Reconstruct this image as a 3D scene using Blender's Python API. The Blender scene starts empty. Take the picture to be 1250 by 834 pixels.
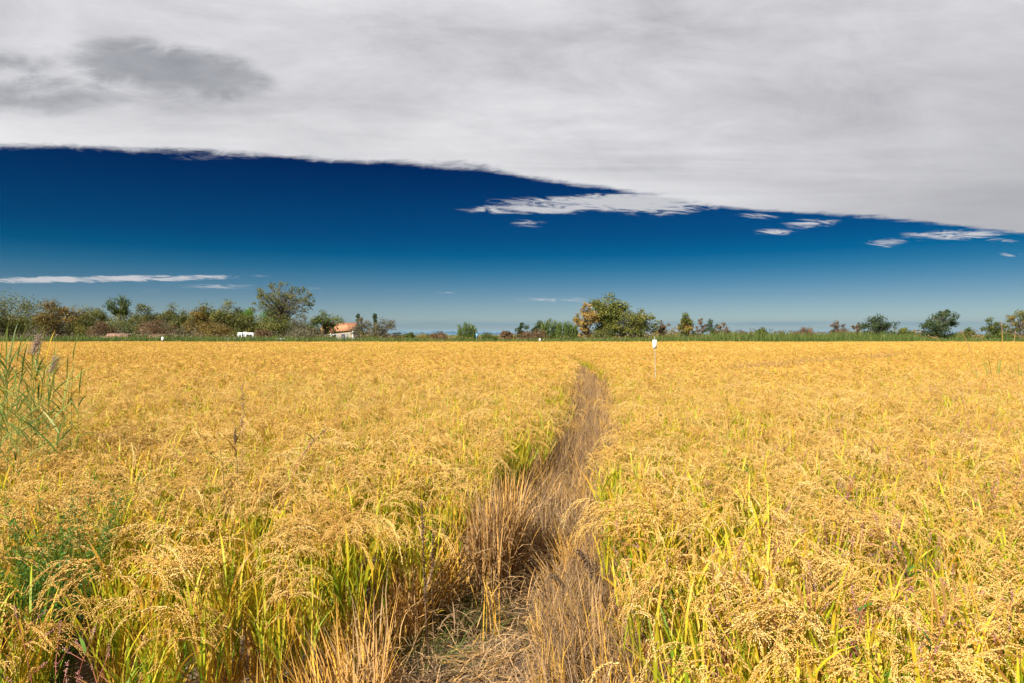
import bpy, math, random
import numpy as np
from mathutils import Vector

R = math.radians
rng = np.random.default_rng(7)
random.seed(7)
scene = bpy.context.scene
COL = scene.collection

# ------------------------------------------------------------------ camera
FPX = 833.0                      # focal length in pixels of the 1250 wide photograph
CAM_H = 2.0
HORIZON = 409.0
cam_d = bpy.data.cameras.new('camera')
cam_d.sensor_width = 36.0
cam_d.lens = 24.0
cam_d.clip_start = 0.05
cam_d.clip_end = 120000.0
cam = bpy.data.objects.new('camera', cam_d)
COL.objects.link(cam)
cam.location = (0, 0, CAM_H)
cam.rotation_euler = (R(90) - math.atan(8.0 / FPX), 0, 0)
scene.camera = cam

# ------------------------------------------------------------------ exposure
scene.view_settings.view_transform = 'Standard'
scene.view_settings.look = 'None'
scene.view_settings.exposure = 1.02
scene.view_settings.gamma = 1.0
scene.view_settings.use_curve_mapping = False
try:
    scene.cycles.max_bounces = 7
    scene.cycles.diffuse_bounces = 3
    scene.cycles.transmission_bounces = 5
    scene.cycles.transparent_max_bounces = 6
    scene.cycles.caustics_reflective = False
    scene.cycles.caustics_refractive = False
except Exception:
    pass

# ------------------------------------------------------------------ sun
SUN_EL = R(38.0)
SUN_AZ = math.atan2(-0.56, -0.83)          # measured from +Y towards +X: behind the camera, to the left
sun_dir = Vector((math.sin(SUN_AZ) * math.cos(SUN_EL), math.cos(SUN_AZ) * math.cos(SUN_EL), math.sin(SUN_EL)))
sl = bpy.data.lights.new('sun', 'SUN')
sl.energy = 5.0
sl.angle = R(0.55)
sl.color = (1.0, 0.94, 0.85)
so = bpy.data.objects.new('sun', sl)
COL.objects.link(so)
so.rotation_euler = (-sun_dir).to_track_quat('-Z', 'Y').to_euler()
so.location = (-20, -20, 30)

# ------------------------------------------------------------------ world: sky and clouds
world = bpy.data.worlds.new('World')
scene.world = world
world.use_nodes = True
wt = world.node_tree
wt.nodes.clear()


class NT:
    """small helper for wiring node trees"""
    def __init__(s, tree):
        s.t = tree

    def n(s, kind, **kw):
        nd = s.t.nodes.new(kind)
        for k, v in kw.items():
            setattr(nd, k, v)
        return nd

    def put(s, sock, v):
        if isinstance(v, bpy.types.NodeSocket):
            s.t.links.new(v, sock)
        elif v is not None:
            sock.default_value = v

    def m(s, op, a, b=None, c=None, clamp=False):
        nd = s.n('ShaderNodeMath', operation=op, use_clamp=clamp)
        for i, v in enumerate((a, b, c)):
            if v is not None:
                s.put(nd.inputs[i], v)
        return nd.outputs[0]

    def vec(s, x, y, z):
        nd = s.n('ShaderNodeCombineXYZ')
        for i, v in enumerate((x, y, z)):
            s.put(nd.inputs[i], v)
        return nd.outputs[0]

    def noise(s, vec, scale, detail=4, rough=0.55, dist=0.0):
        nd = s.n('ShaderNodeTexNoise')
        s.put(nd.inputs['Vector'], vec)
        nd.inputs['Scale'].default_value = scale
        nd.inputs['Detail'].default_value = detail
        nd.inputs['Roughness'].default_value = rough
        nd.inputs['Distortion'].default_value = dist
        return nd.outputs['Fac']

    def smooth(s, v, lo, hi, a=0.0, b=1.0):
        nd = s.n('ShaderNodeMapRange', interpolation_type='SMOOTHSTEP', clamp=True)
        s.put(nd.inputs['Value'], v)
        for i, x in zip((1, 2, 3, 4), (lo, hi, a, b)):
            s.put(nd.inputs[i], x)
        return nd.outputs[0]

    def mix(s, fac, a, b, blend='MIX'):
        nd = s.n('ShaderNodeMix', data_type='RGBA', blend_type=blend, clamp_factor=True)
        s.put(nd.inputs[0], fac)
        for i, v in ((6, a), (7, b)):
            if isinstance(v, tuple) and len(v) == 3:
                v = (*v, 1.0)
            s.put(nd.inputs[i], v)
        return nd.outputs[2]

    def ramp(s, fac, stops, interp='LINEAR'):
        nd = s.n('ShaderNodeValToRGB')
        nd.color_ramp.interpolation = interp
        el = nd.color_ramp.elements
        while len(el) < len(stops):
            el.new(0.5)
        for e, (p, c) in zip(el, stops):
            e.position = p
            e.color = (*c, 1.0)
        s.put(nd.inputs[0], fac)
        return nd.outputs[0]


w = NT(wt)
tc = w.n('ShaderNodeTexCoord').outputs['Generated']
sep = w.n('ShaderNodeSeparateXYZ')
w.put(sep.inputs[0], tc)
dx, dy, dz = sep.outputs
zc = w.m('MAXIMUM', dz, 0.02)
px_, py_ = w.m('DIVIDE', dx, zc), w.m('DIVIDE', dy, zc)      # where the view ray meets the flat cloud layer
P = w.vec(px_, py_, 0.0)
yc = w.m('MAXIMUM', dy, 0.05)
u_, v_ = w.m('DIVIDE', dx, yc), w.m('DIVIDE', dz, yc)        # bearing and elevation tangents

nish = w.n('ShaderNodeTexSky', sky_type='NISHITA', sun_disc=False)
nish.sun_elevation = SUN_EL
nish.sun_rotation = SUN_AZ % (2 * math.pi)
nish.altitude = 10.0
nish.air_density = 1.0
nish.dust_density = 0.6
nish.ozone_density = 2.5
# deep, polarised blue: the sky colour is filtered by elevation
tint = w.ramp(w.m('MULTIPLY', dz, 2.0, clamp=True),
              [(0.00, (0.62, 0.70, 0.80)), (0.05, (0.55, 0.67, 0.82)), (0.11, (0.30, 0.45, 0.63)), (0.15, (0.16, 0.35, 0.53)), (0.19, (0.05, 0.265, 0.45)), (0.23, (0.0, 0.19, 0.375)),
               (0.28, (0.0, 0.135, 0.31)), (0.48, (0.0, 0.052, 0.185)), (0.85, (0.22, 0.34, 0.46)), (1.0, (0.5, 0.55, 0.62))])
clear = w.mix(1.0, nish.outputs[0], tint, 'MULTIPLY')

# the big cloud sheet, its edge running across the sky
fc = w.n('ShaderNodeFloatCurve')
XS, YS = 24.0, 16.0
edge_pts = [(-12, 3.0), (-6, 3.35), (-2.73, 3.66), (-2.15, 3.77), (-1.36, 3.84), (-.84, 3.98), (-.25, 4.12), (.13, 4.36), (.65, 4.73),
            (1.03, 4.93), (1.95, 5.52), (2.6, 5.72), (3.41, 6.0), (5.25, 6.9), (8, 9.2), (12, 12.0)]
cur = fc.mapping.curves[0]
cp = [((a + XS / 2) / XS, b / YS) for a, b in edge_pts]
cur.points[0].location = cp[0]
cur.points[1].location = cp[-1]
for c in cp[1:-1]:
    cur.points.new(*c)
fc.mapping.update()
w.put(fc.inputs['Value'], w.m('DIVIDE', w.m('ADD', px_, XS / 2), XS, clamp=True))
edge = w.m('MULTIPLY', fc.outputs[0], YS)
stretch = w.vec(w.m('MULTIPLY', px_, 0.55), py_, 0.0)
nz_big = w.noise(stretch, 1.1, 6, 0.62, 0.4)
nz_fine = w.noise(stretch, 4.5, 5, 0.6, 0.2)
d_edge = w.m('SUBTRACT', edge, py_)
d_edge = w.m('ADD', d_edge, w.m('MULTIPLY', w.m('SUBTRACT', nz_big, 0.5), 0.45))
d_edge = w.m('ADD', d_edge, w.m('MULTIPLY', w.m('SUBTRACT', nz_fine, 0.5), 0.30))
nz_rag = w.noise(w.vec(w.m('MULTIPLY', u_, 26.0), w.m('MULTIPLY', v_, 60.0), 2.0), 1.0, 5, 0.68, 0.8)
d_edge = w.m('ADD', d_edge, w.m('MULTIPLY', w.m('SUBTRACT', nz_rag, 0.5), 0.20))
deck = w.smooth(d_edge, -0.05, 0.15)
back = w.smooth(w.m('ADD', py_, w.m('MULTIPLY', nz_big, 0.8)), -0.2, 0.5)
deck = w.m('MULTIPLY', deck, back)

# loose wisps and streaks: (bearing, elevation, half width, half height, strength, slope) taken as tangents
wisps = []


def wisp(x, y, hw, hh, strength, slope=0.0):
    wisps.append(((x - 625) / FPX, (HORIZON - y) / FPX, hw / FPX, hh / FPX, strength, slope))


wisp(735, 249, 160, 12, 1.15, -0.02); wisp(650, 256, 100, 8, 1.2, 0.0); wisp(820, 250, 90, 16, 1.1, 0.04)
wisp(775, 248, 120, 15, 1.5, 0.0); wisp(700, 253, 70, 7, 1.1, -.04)
wisp(645, 273, 30, 7, .62, -.05); wisp(945, 284, 34, 6, .85); wisp(990, 273, 42, 8, .85, .05)
wisp(922, 264, 34, 5, .8, -.05); wisp(1082, 297, 36, 7, .85, .05); wisp(1165, 287, 80, 9, 1.0, .02); wisp(1222, 294, 26, 4, .8)
wisp(1236, 312, 26, 4, .7, -.1); wisp(110, 341, 260, 5.5, 1.25, .015); wisp(265, 350, 80, 4, .6, 0); wisp(185, 356, 36, 3, .35)
wisp(465, 349, 18, 3, .5); wisp(547, 357, 22, 3, .5); wisp(685, 367, 70, 6, .65, -.02); wisp(590, 371, 130, 3, .22)
wisp(388, 353, 46, 3, .35); wisp(265, 193, 60, 6, .55, 0)
uv = w.vec(w.m('MULTIPLY', u_, 20.0), w.m('ADD', w.m('MULTIPLY', v_, 150.0), w.m('MULTIPLY', u_, 9.0)), 0.0)
wn = w.noise(uv, 1.0, 7, 0.66, 1.2)
wsum = None
for (bu, bv, hw, hh, st, sl_) in wisps:
    a = w.m('DIVIDE', w.m('SUBTRACT', u_, bu), hw)
    vv = w.m('SUBTRACT', w.m('SUBTRACT', v_, bv), w.m('MULTIPLY', w.m('SUBTRACT', u_, bu), sl_))
    b = w.m('DIVIDE', vv, hh)
    r2 = w.m('ADD', w.m('MULTIPLY', a, a), w.m('MULTIPLY', b, b))
    g = w.m('MULTIPLY', w.m('SUBTRACT', 1.0, r2, clamp=True), st)
    wsum = g if wsum is None else w.m('MAXIMUM', wsum, g)
front = w.smooth(dy, 0.1, 0.3)
wisp_m = w.smooth(w.m('ADD', wsum, w.m('MULTIPLY', w.m('SUBTRACT', wn, 0.52), 3.6)), 0.25, 1.15)
wisp_m = w.m('MULTIPLY', w.m('MULTIPLY', wisp_m, w.m('MULTIPLY', wsum, 1.25, clamp=True)), front)

# pale cloud bank and thin grey bars right above the horizon
bank_n = w.noise(w.vec(w.m('MULTIPLY', u_, 9.0), w.m('MULTIPLY', v_, 120.0), 3.0), 1.0, 4, 0.6, 0.4)
bank = w.m('MULTIPLY', w.smooth(v_, 0.001, 0.012, 1.0, 0.0), w.smooth(bank_n, 0.3, 0.6, 0.35, 0.95))
bar = w.m('MULTIPLY', w.smooth(w.m('ABSOLUTE', w.m('SUBTRACT', v_, 0.0165)), 0.0, 0.006, 1.0, 0.0),
          w.smooth(bank_n, 0.35, 0.65, 0.1, 0.5))

# cloud brightness: lit edge, soft grey mottling, one darker lens on the left
mott = w.noise(w.vec(w.m('MULTIPLY', px_, 0.35), w.m('MULTIPLY', py_, 0.9), 5.0), 1.0, 6, 0.6, 0.5)
puff = w.noise(w.vec(w.m('ADD', w.m('MULTIPLY', u_, 4.2), w.m('MULTIPLY', v_, 3.0)), w.m('MULTIPLY', v_, 11.0), 9.0), 1.0, 9, 0.64, 0.5)
mott = w.m('ADD', w.m('MULTIPLY', mott, 0.62), w.m('MULTIPLY', puff, 0.40))
c_deck = w.ramp(mott, [(0.36, (0.44, 0.44, 0.47)), (0.46, (0.57, 0.565, 0.59)), (0.56, (0.68, 0.675, 0.70)), (0.67, (0.80, 0.795, 0.81))])
rim = w.m('MULTIPLY', w.smooth(d_edge, 0.1, 1.3, 1.0, 0.0), w.smooth(px_, 1.0, 4.5, 0.36, 0.0))
c_deck = w.mix(rim, c_deck, (0.80, 0.80, 0.81))
c_deck = w.mix(w.smooth(px_, 0.2, 4.0, 0.0, 0.85), c_deck, (0.41, 0.41, 0.435))
ln = w.noise(w.vec(w.m('MULTIPLY', u_, 9.0), w.m('MULTIPLY', v_, 26.0), 1.0), 1.0, 6, 0.62, 0.5)
lens = None
for (x, y, hw, hh, st, sl_) in ((205, 88, 150, 44, 1.0, -.12), (40, 118, 170, 34, .62, 0), (10, 76, 90, 20, .55, -.1)):
    bu, bv = (x - 625) / FPX, (HORIZON - y) / FPX
    a = w.m('DIVIDE', w.m('SUBTRACT', u_, bu), hw / FPX)
    vv = w.m('SUBTRACT', w.m('SUBTRACT', v_, bv), w.m('MULTIPLY', w.m('SUBTRACT', u_, bu), sl_))
    b = w.m('DIVIDE', vv, hh / FPX)
    g = w.m('MULTIPLY', w.m('SUBTRACT', 1.0, w.m('ADD', w.m('MULTIPLY', a, a), w.m('MULTIPLY', b, b)), clamp=True), st)
    lens = g if lens is None else w.m('MAXIMUM', lens, g)
lens_m = w.m('MULTIPLY', w.smooth(w.m('ADD', lens, w.m('MULTIPLY', w.m('SUBTRACT', ln, 0.52), 1.6)), 0.08, 0.80), 0.95)
lens_m = w.m('MULTIPLY', w.m('MULTIPLY', lens_m, w.m('MULTIPLY', lens, 3.0, clamp=True)), front)
c_deck = w.mix(lens_m, c_deck, w.ramp(puff, [(0.3, (0.25, 0.26, 0.29)), (0.7, (0.42, 0.43, 0.455))]))

sky_bg = w.n('ShaderNodeBackground')
w.put(sky_bg.inputs['Color'], clear)
sky_bg.inputs['Strength'].default_value = 0.05


def cloud_bg(c):
    b = w.n('ShaderNodeBackground')
    w.put(b.inputs['Color'], c)
    b.inputs['Strength'].default_value = 0.53
    return b.outputs[0]


def mixsh(f, a, b):
    nd = w.n('ShaderNodeMixShader')
    w.put(nd.inputs[0], f)
    w.put(nd.inputs[1], a)
    w.put(nd.inputs[2], b)
    return nd.outputs[0]


sh = mixsh(w.m('MULTIPLY', w.m('MULTIPLY', bank, front), 0.8), sky_bg.outputs[0], cloud_bg((0.55, 0.62, 0.64, 1)))
sh = mixsh(w.m('MULTIPLY', bar, front), sh, cloud_bg((0.17, 0.27, 0.36, 1)))
sh = mixsh(w.m('MULTIPLY', wisp_m, 0.9), sh, cloud_bg((0.60, 0.60, 0.62, 1)))
sh = mixsh(deck, sh, cloud_bg(c_deck))
wo = w.n('ShaderNodeOutputWorld')
w.put(wo.inputs[0], sh)
try:
    world.cycles.sampling_method = 'MANUAL'
    world.cycles.sample_map_resolution = 512
except Exception:
    pass


# ------------------------------------------------------------------ mesh helpers
class MB:
    """collects vertices, faces, a per-vertex tone and material slots, and links them as one mesh object"""
    def __init__(s):
        s.v, s.t, s.q, s.tri, s.qm, s.tm, s.nv = [], [], [], [], [], [], 0

    def add(s, verts, faces, tone=0.5, mat=0):
        verts = np.asarray(verts, dtype=np.float32).reshape(-1, 3)
        n = len(verts)
        f = np.asarray(faces, dtype=np.int64) + s.nv
        s.v.append(verts)
        s.t.append(np.broadcast_to(np.asarray(tone, dtype=np.float32), (n,)).copy())
        if f.shape[1] == 4:
            s.q.append(f); s.qm.append(np.full(len(f), mat))
        else:
            s.tri.append(f); s.tm.append(np.full(len(f), mat))
        s.nv += n

    def ribbons(s, path, width, side, tone=0.5, mat=0):
        """path (n,k,3), width (n,k), side (n,3)"""
        path = np.asarray(path, dtype=np.float32)
        n, k, _ = path.shape
        width = np.broadcast_to(np.asarray(width, dtype=np.float32), (n, k))
        side = np.asarray(side, dtype=np.float32)[:, None, :]
        off = side * width[..., None] * 0.5
        verts = np.stack([path - off, path + off], axis=2)          # n,k,2,3
        idx = np.arange(n * k * 2).reshape(n, k, 2)
        f = np.stack([idx[:, :-1, 0], idx[:, :-1, 1], idx[:, 1:, 1], idx[:, 1:, 0]], axis=-1).reshape(-1, 4)
        tone = np.asarray(tone, dtype=np.float32)
        if tone.ndim == 1:
            tone = tone[:, None]
        tone = np.broadcast_to(tone, (n, k))
        s.add(verts.reshape(-1, 3), f, np.repeat(tone.reshape(-1), 2), mat)

    def tubes(s, path, rad, tone=0.5, mat=0, sides=5):
        """path (n,k,3), rad (n,k): open tapered tubes"""
        path = np.asarray(path, dtype=np.float64)
        n, k, _ = path.shape
        rad = np.broadcast_to(np.asarray(rad, dtype=np.float64), (n, k))
        tan = np.gradient(path, axis=1)
        tan /= np.linalg.norm(tan, axis=2, keepdims=True) + 1e-9
        ref = np.where(np.abs(tan[..., 2:3]) > 0.9, np.array([1.0, 0, 0]), np.array([0, 0, 1.0]))
        a = np.cross(tan, ref); a /= np.linalg.norm(a, axis=2, keepdims=True) + 1e-9
        b = np.cross(tan, a)
        ang = np.arange(sides) * 2 * np.pi / sides
        ring = a[:, :, None, :] * np.cos(ang)[None, None, :, None] + b[:, :, None, :] * np.sin(ang)[None, None, :, None]
        verts = path[:, :, None, :] + ring * rad[:, :, None, None]
        idx = np.arange(n * k * sides).reshape(n, k, sides)
        nx = np.roll(idx, -1, axis=2)
        f = np.stack([idx[:, :-1], nx[:, :-1], nx[:, 1:], idx[:, 1:]], axis=-1).reshape(-1, 4)
        tone = np.asarray(tone, dtype=np.float32)
        if tone.ndim == 1:
            tone = tone[:, None]
        tone = np.broadcast_to(tone, (n, k))
        s.add(verts.reshape(-1, 3), f, np.repeat(tone.reshape(-1), sides), mat)

    def grains(s, c, d, L, r, tone, mat=0):
        """three-sided spindle grains"""
        c = np.asarray(c, float); d = np.asarray(d, float)
        n = len(c)
        d = d / (np.linalg.norm(d, axis=1, keepdims=True) + 1e-9)
        ref = np.where(np.abs(d[:, 2:3]) > 0.9, np.array([1.0, 0, 0]), np.array([0, 0, 1.0]))
        a = np.cross(d, ref); a /= np.linalg.norm(a, axis=1, keepdims=True) + 1e-9
        b = np.cross(d, a)
        L = np.broadcast_to(L, (n,))[:, None]; r = np.broadcast_to(r, (n,))[:, None]
        vs = [c - d * L * .5]
        for k in range(3):
            t = k * 2 * math.pi / 3
            vs.append(c + (a * math.cos(t) + b * math.sin(t)) * r)
        vs.append(c + d * L * .5)
        v = np.stack(vs, axis=1)
        base = np.array([[0, 2, 1], [0, 3, 2], [0, 1, 3], [4, 1, 2], [4, 2, 3], [4, 3, 1]])
        f = (np.arange(n)[:, None, None] * 5 + base[None]).reshape(-1, 3)
        s.add(v.reshape(-1, 3), f, np.repeat(np.broadcast_to(tone, (n,)), 5), mat)

    def kites(s, c, d, nrm, L, W, tone, mat=0):
        """leaf-like four-cornered faces, centre c, along d"""
        n = len(c)
        d = d / (np.linalg.norm(d, axis=1, keepdims=True) + 1e-9)
        sd = np.cross(d, nrm); sd /= np.linalg.norm(sd, axis=1, keepdims=True) + 1e-9
        L = np.broadcast_to(L, (n,))[:, None]; W = np.broadcast_to(W, (n,))[:, None]
        v = np.stack([c - d * L * .5, c + sd * W * .5 - d * L * .05, c + d * L * .5, c - sd * W * .5 - d * L * .05], axis=1)
        f = np.arange(n * 4).reshape(n, 4)
        s.add(v.reshape(-1, 3), f, np.repeat(np.broadcast_to(tone, (n,)), 4), mat)

    def box(s, lo, hi, tone=0.5, mat=0):
        (x0, y0, z0), (x1, y1, z1) = lo, hi
        v = [(x0, y0, z0), (x1, y0, z0), (x1, y1, z0), (x0, y1, z0), (x0, y0, z1), (x1, y0, z1), (x1, y1, z1), (x0, y1, z1)]
        s.add(v, [(3, 2, 1, 0), (4, 5, 6, 7), (0, 1, 5, 4), (1, 2, 6, 5), (2, 3, 7, 6), (3, 0, 4, 7)], tone, mat)

    def mesh(s, name, mats):
        me = bpy.data.meshes.new(name)
        v = np.concatenate(s.v)
        q = np.concatenate(s.q) if s.q else np.zeros((0, 4), int)
        t = np.concatenate(s.tri) if s.tri else np.zeros((0, 3), int)
        mi = np.concatenate((s.qm if s.qm else []) + (s.tm if s.tm else []))
        loops = np.concatenate([q.reshape(-1), t.reshape(-1)]).astype(np.int32)
        nf = len(q) + len(t)
        starts = np.concatenate([np.arange(len(q)) * 4, len(q) * 4 + np.arange(len(t)) * 3]).astype(np.int32)
        me.vertices.add(len(v)); me.vertices.foreach_set('co', v.reshape(-1))
        me.loops.add(len(loops)); me.loops.foreach_set('vertex_index', loops)
        me.polygons.add(nf); me.polygons.foreach_set('loop_start', starts)
        me.polygons.foreach_set('material_index', mi.astype(np.int32))
        for m in (mats if isinstance(mats, (list, tuple)) else [mats]):
            me.materials.append(m)
        at = me.attributes.new('tone', 'FLOAT', 'POINT')
        at.data.foreach_set('value', np.concatenate(s.t).astype(np.float32))
        me.update(calc_edges=True)
        return me

    def build(s, name, mats, parent=None, link=True):
        o = bpy.data.objects.new(name, s.mesh(name, mats))
        if link:
            COL.objects.link(o)
        if parent:
            o.parent = parent
        return o


def tag(o, label=None, cat=None, group=None, kind=None):
    if label: o['label'] = label
    if cat: o['category'] = cat
    if group: o['group'] = group
    if kind: o['kind'] = kind
    return o


def empty(name, loc, label, cat, group=None, rz=0.0):
    o = bpy.data.objects.new(name, None)
    o.empty_display_size = 0.3
    COL.objects.link(o)
    o.location = loc
    o.rotation_euler = (0, 0, rz)
    return tag(o, label, cat, group)


def dup(root, loc, rz=0.0, scale=1.0, label=None, tilt=(0, 0)):
    r = root.copy(); COL.objects.link(r)
    r.location = loc; r.rotation_euler = (tilt[0], tilt[1], rz); r.scale = (scale,) * 3
    if label: r['label'] = label
    for ch in list(root.children):
        c = ch.copy(); COL.objects.link(c); c.parent = r
        for g in ch.children:
            d = g.copy(); COL.objects.link(d); d.parent = c
    return r


def at(px, d):
    """ground position seen in photo column px at distance d"""
    return (px - 625.0) / FPX * d


def unit(a):
    return a / (np.linalg.norm(a, axis=-1, keepdims=True) + 1e-9)


# ------------------------------------------------------------------ materials
def leafmat(name, stops, translucent=0.3, rough=0.55, field_noise=0.0, noise_scale=0.35, inst=0.0, spec=0.25):
    m = bpy.data.materials.new(name)
    m.use_nodes = True
    t = NT(m.node_tree)
    m.node_tree.nodes.clear()
    tone = t.n('ShaderNodeAttribute', attribute_name='tone').outputs['Fac']
    if field_noise:
        pos = t.n('ShaderNodeNewGeometry').outputs['Position']
        nz = t.noise(pos, noise_scale, 4, 0.6)
        tone = t.m('ADD', tone, t.m('MULTIPLY', t.m('SUBTRACT', nz, 0.5), field_noise))
    if inst:
        rnd = t.n('ShaderNodeObjectInfo').outputs['Random']
        tone = t.m('ADD', tone, t.m('MULTIPLY', t.m('SUBTRACT', rnd, 0.5), inst))
    tone = t.m('MINIMUM', t.m('MAXIMUM', tone, 0.0), 1.0)
    c = t.ramp(tone, stops)
    b = t.n('ShaderNodeBsdfPrincipled')
    t.put(b.inputs['Base Color'], c)
    b.inputs['Roughness'].default_value = rough
    b.inputs['Specular IOR Level'].default_value = spec
    out = t.n('ShaderNodeOutputMaterial')
    if translucent > 0:
        tr = t.n('ShaderNodeBsdfTranslucent')
        t.put(tr.inputs['Color'], c)
        mx = t.n('ShaderNodeMixShader')
        mx.inputs[0].default_value = translucent
        t.put(mx.inputs[1], b.outputs[0]); t.put(mx.inputs[2], tr.outputs[0])
        t.put(out.inputs[0], mx.outputs[0])
    else:
        t.put(out.inputs[0], b.outputs[0])
    return m


def plain(name, color, rough=0.6, noise=0.12, nscale=3.0, metallic=0.0, spec=0.4, bump=0.0):
    m = bpy.data.materials.new(name)
    m.use_nodes = True
    t = NT(m.node_tree)
    b = m.node_tree.nodes['Principled BSDF']
    pos = t.n('ShaderNodeTexCoord').outputs['Object']
    nz = t.noise(pos, nscale, 5, 0.6)
    lo = tuple(x * (1 - noise * 1.6) for x in color); hi = tuple(min(1, x * (1 + noise)) for x in color)
    t.put(b.inputs['Base Color'], t.ramp(nz, [(0.3, lo), (0.7, hi)]))
    b.inputs['Roughness'].default_value = rough
    b.inputs['Metallic'].default_value = metallic
    b.inputs['Specular IOR Level'].default_value = spec
    if bump:
        bp = t.n('ShaderNodeBump'); bp.inputs['Strength'].default_value = bump
        t.put(bp.inputs['Height'], nz); t.put(b.inputs['Normal'], bp.outputs[0])
    return m


M_BLADE = leafmat('rice leaf', [(0.0, (0.085, 0.19, 0.012)), (0.25, (0.20, 0.32, 0.016)), (0.45, (0.42, 0.46, 0.022)), (0.65, (0.68, 0.52, 0.030)),
                                (0.82, (0.70, 0.40, 0.045)), (1.0, (0.46, 0.24, 0.07))], 0.42, 0.5, 0.55, 0.30, 0.16)
M_STEM = leafmat('rice stem', [(0.0, (0.12, 0.21, 0.015)), (0.4, (0.42, 0.38, 0.03)), (0.7, (0.62, 0.38, 0.06)), (1.0, (0.40, 0.21, 0.07))], 0.1, 0.5, 0.3, 0.45, 0.2)
M_GRAIN = leafmat('rice grain', [(0.0, (0.38, 0.195, 0.045)), (0.35, (0.67, 0.385, 0.085)), (0.7, (0.82, 0.545, 0.155)), (1.0, (0.89, 0.70, 0.32))], 0.12, 0.5, 0.3, 0.5, 0.22)
M_DRY = leafmat('dead straw', [(0.0, (0.10, 0.062, 0.034)), (0.3, (0.24, 0.15, 0.078)), (0.6, (0.43, 0.28, 0.13)), (0.85, (0.55, 0.30, 0.08)), (1.0, (0.66, 0.38, 0.045))],
                0.15, 0.65, 0.25, 1.2, 0.3)
M_DARKSTALK = leafmat('dark dead stalk', [(0.0, (0.06, 0.038, 0.022)), (1.0, (0.21, 0.13, 0.07))], 0.0, 0.7)
M_REEDLEAF = leafmat('reed leaf', [(0.0, (0.05, 0.095, 0.025)), (0.5, (0.12, 0.19, 0.038)), (0.85, (0.26, 0.31, 0.06)), (1.0, (0.60, 0.36, 0.03))], 0.35, 0.45)
M_PLUME = leafmat('reed plume', [(0.0, (0.20, 0.13, 0.10)), (1.0, (0.46, 0.34, 0.27))], 0.3, 0.7)
M_REEDPLUME = leafmat('pale plume', [(0.0, (0.34, 0.24, 0.19)), (1.0, (0.66, 0.51, 0.43))], 0.35, 0.7)
M_PINK = leafmat('pink flower', [(0.0, (0.34, 0.12, 0.11)), (0.5, (0.54, 0.25, 0.22)), (1.0, (0.68, 0.42, 0.37))], 0.2, 0.6)
M_REDSTEM = leafmat('red stem', [(0.0, (0.22, 0.055, 0.045)), (0.5, (0.36, 0.13, 0.08)), (1.0, (0.42, 0.28, 0.10))], 0.05, 0.5)
M_HERB = leafmat('herb leaf', [(0.0, (0.035, 0.10, 0.018)), (0.5, (0.085, 0.20, 0.028)), (1.0, (0.19, 0.32, 0.05))], 0.35, 0.5)
M_GRASS = leafmat('verge grass', [(0.0, (0.042, 0.075, 0.016)), (0.4, (0.085, 0.138, 0.026)), (0.75, (0.155, 0.20, 0.04)), (1.0, (0.30, 0.28, 0.08))], 0.35, 0.55, 0.3, 0.12)
M_BARK = leafmat('bark', [(0.0, (0.055, 0.042, 0.032)), (1.0, (0.20, 0.165, 0.13))], 0.0, 0.85)
M_PALEBARK = leafmat('pale bark', [(0.0, (0.20, 0.17, 0.14)), (1.0, (0.42, 0.38, 0.33))], 0.0, 0.85)
LEAF = {
    'olive':  [(0.0, (0.05, 0.062, 0.016)), (0.5, (0.115, 0.125, 0.026)), (1.0, (0.23, 0.19, 0.04))],
    'green':  [(0.0, (0.036, 0.062, 0.014)), (0.5, (0.09, 0.118, 0.022)), (1.0, (0.20, 0.20, 0.035))],
    'bright': [(0.0, (0.045, 0.12, 0.014)), (0.5, (0.09, 0.20, 0.02)), (1.0, (0.18, 0.29, 0.04))],
    'dark':   [(0.0, (0.022, 0.042, 0.016)), (0.5, (0.048, 0.075, 0.026)), (1.0, (0.10, 0.13, 0.045))],
    'ochre':  [(0.0, (0.085, 0.065, 0.018)), (0.5, (0.17, 0.125, 0.028)), (1.0, (0.30, 0.19, 0.045))],
    'rust':   [(0.0, (0.08, 0.052, 0.027)), (0.5, (0.15, 0.092, 0.044)), (1.0, (0.25, 0.145, 0.065))],
    'orange': [(0.0, (0.13, 0.12, 0.022)), (0.4, (0.30, 0.205, 0.045)), (1.0, (0.56, 0.35, 0.09))],
    'cane':   [(0.0, (0.05, 0.085, 0.018)), (0.5, (0.115, 0.16, 0.03)), (1.0, (0.22, 0.25, 0.05))],
    'broad':  [(0.0, (0.055, 0.078, 0.014)), (0.5, (0.125, 0.14, 0.024)), (1.0, (0.25, 0.22, 0.04))],
    'greyed': [(0.0, (0.07, 0.065, 0.038)), (0.5, (0.125, 0.115, 0.06)), (1.0, (0.22, 0.18, 0.10))],
    'turning': [(0.0, (0.055, 0.085, 0.018)), (0.5, (0.13, 0.15, 0.026)), (0.8, (0.30, 0.18, 0.03)), (1.0, (0.42, 0.20, 0.04))],
}
M_LEAF = {k: leafmat(k + ' foliage', [(a_, tuple(min(1, q * 1.18) for q in b_)) for a_, b_ in v], 0.4, 0.6) for k, v in LEAF.items()}

# ------------------------------------------------------------------ ground
FIELD_END = 107.0


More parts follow.
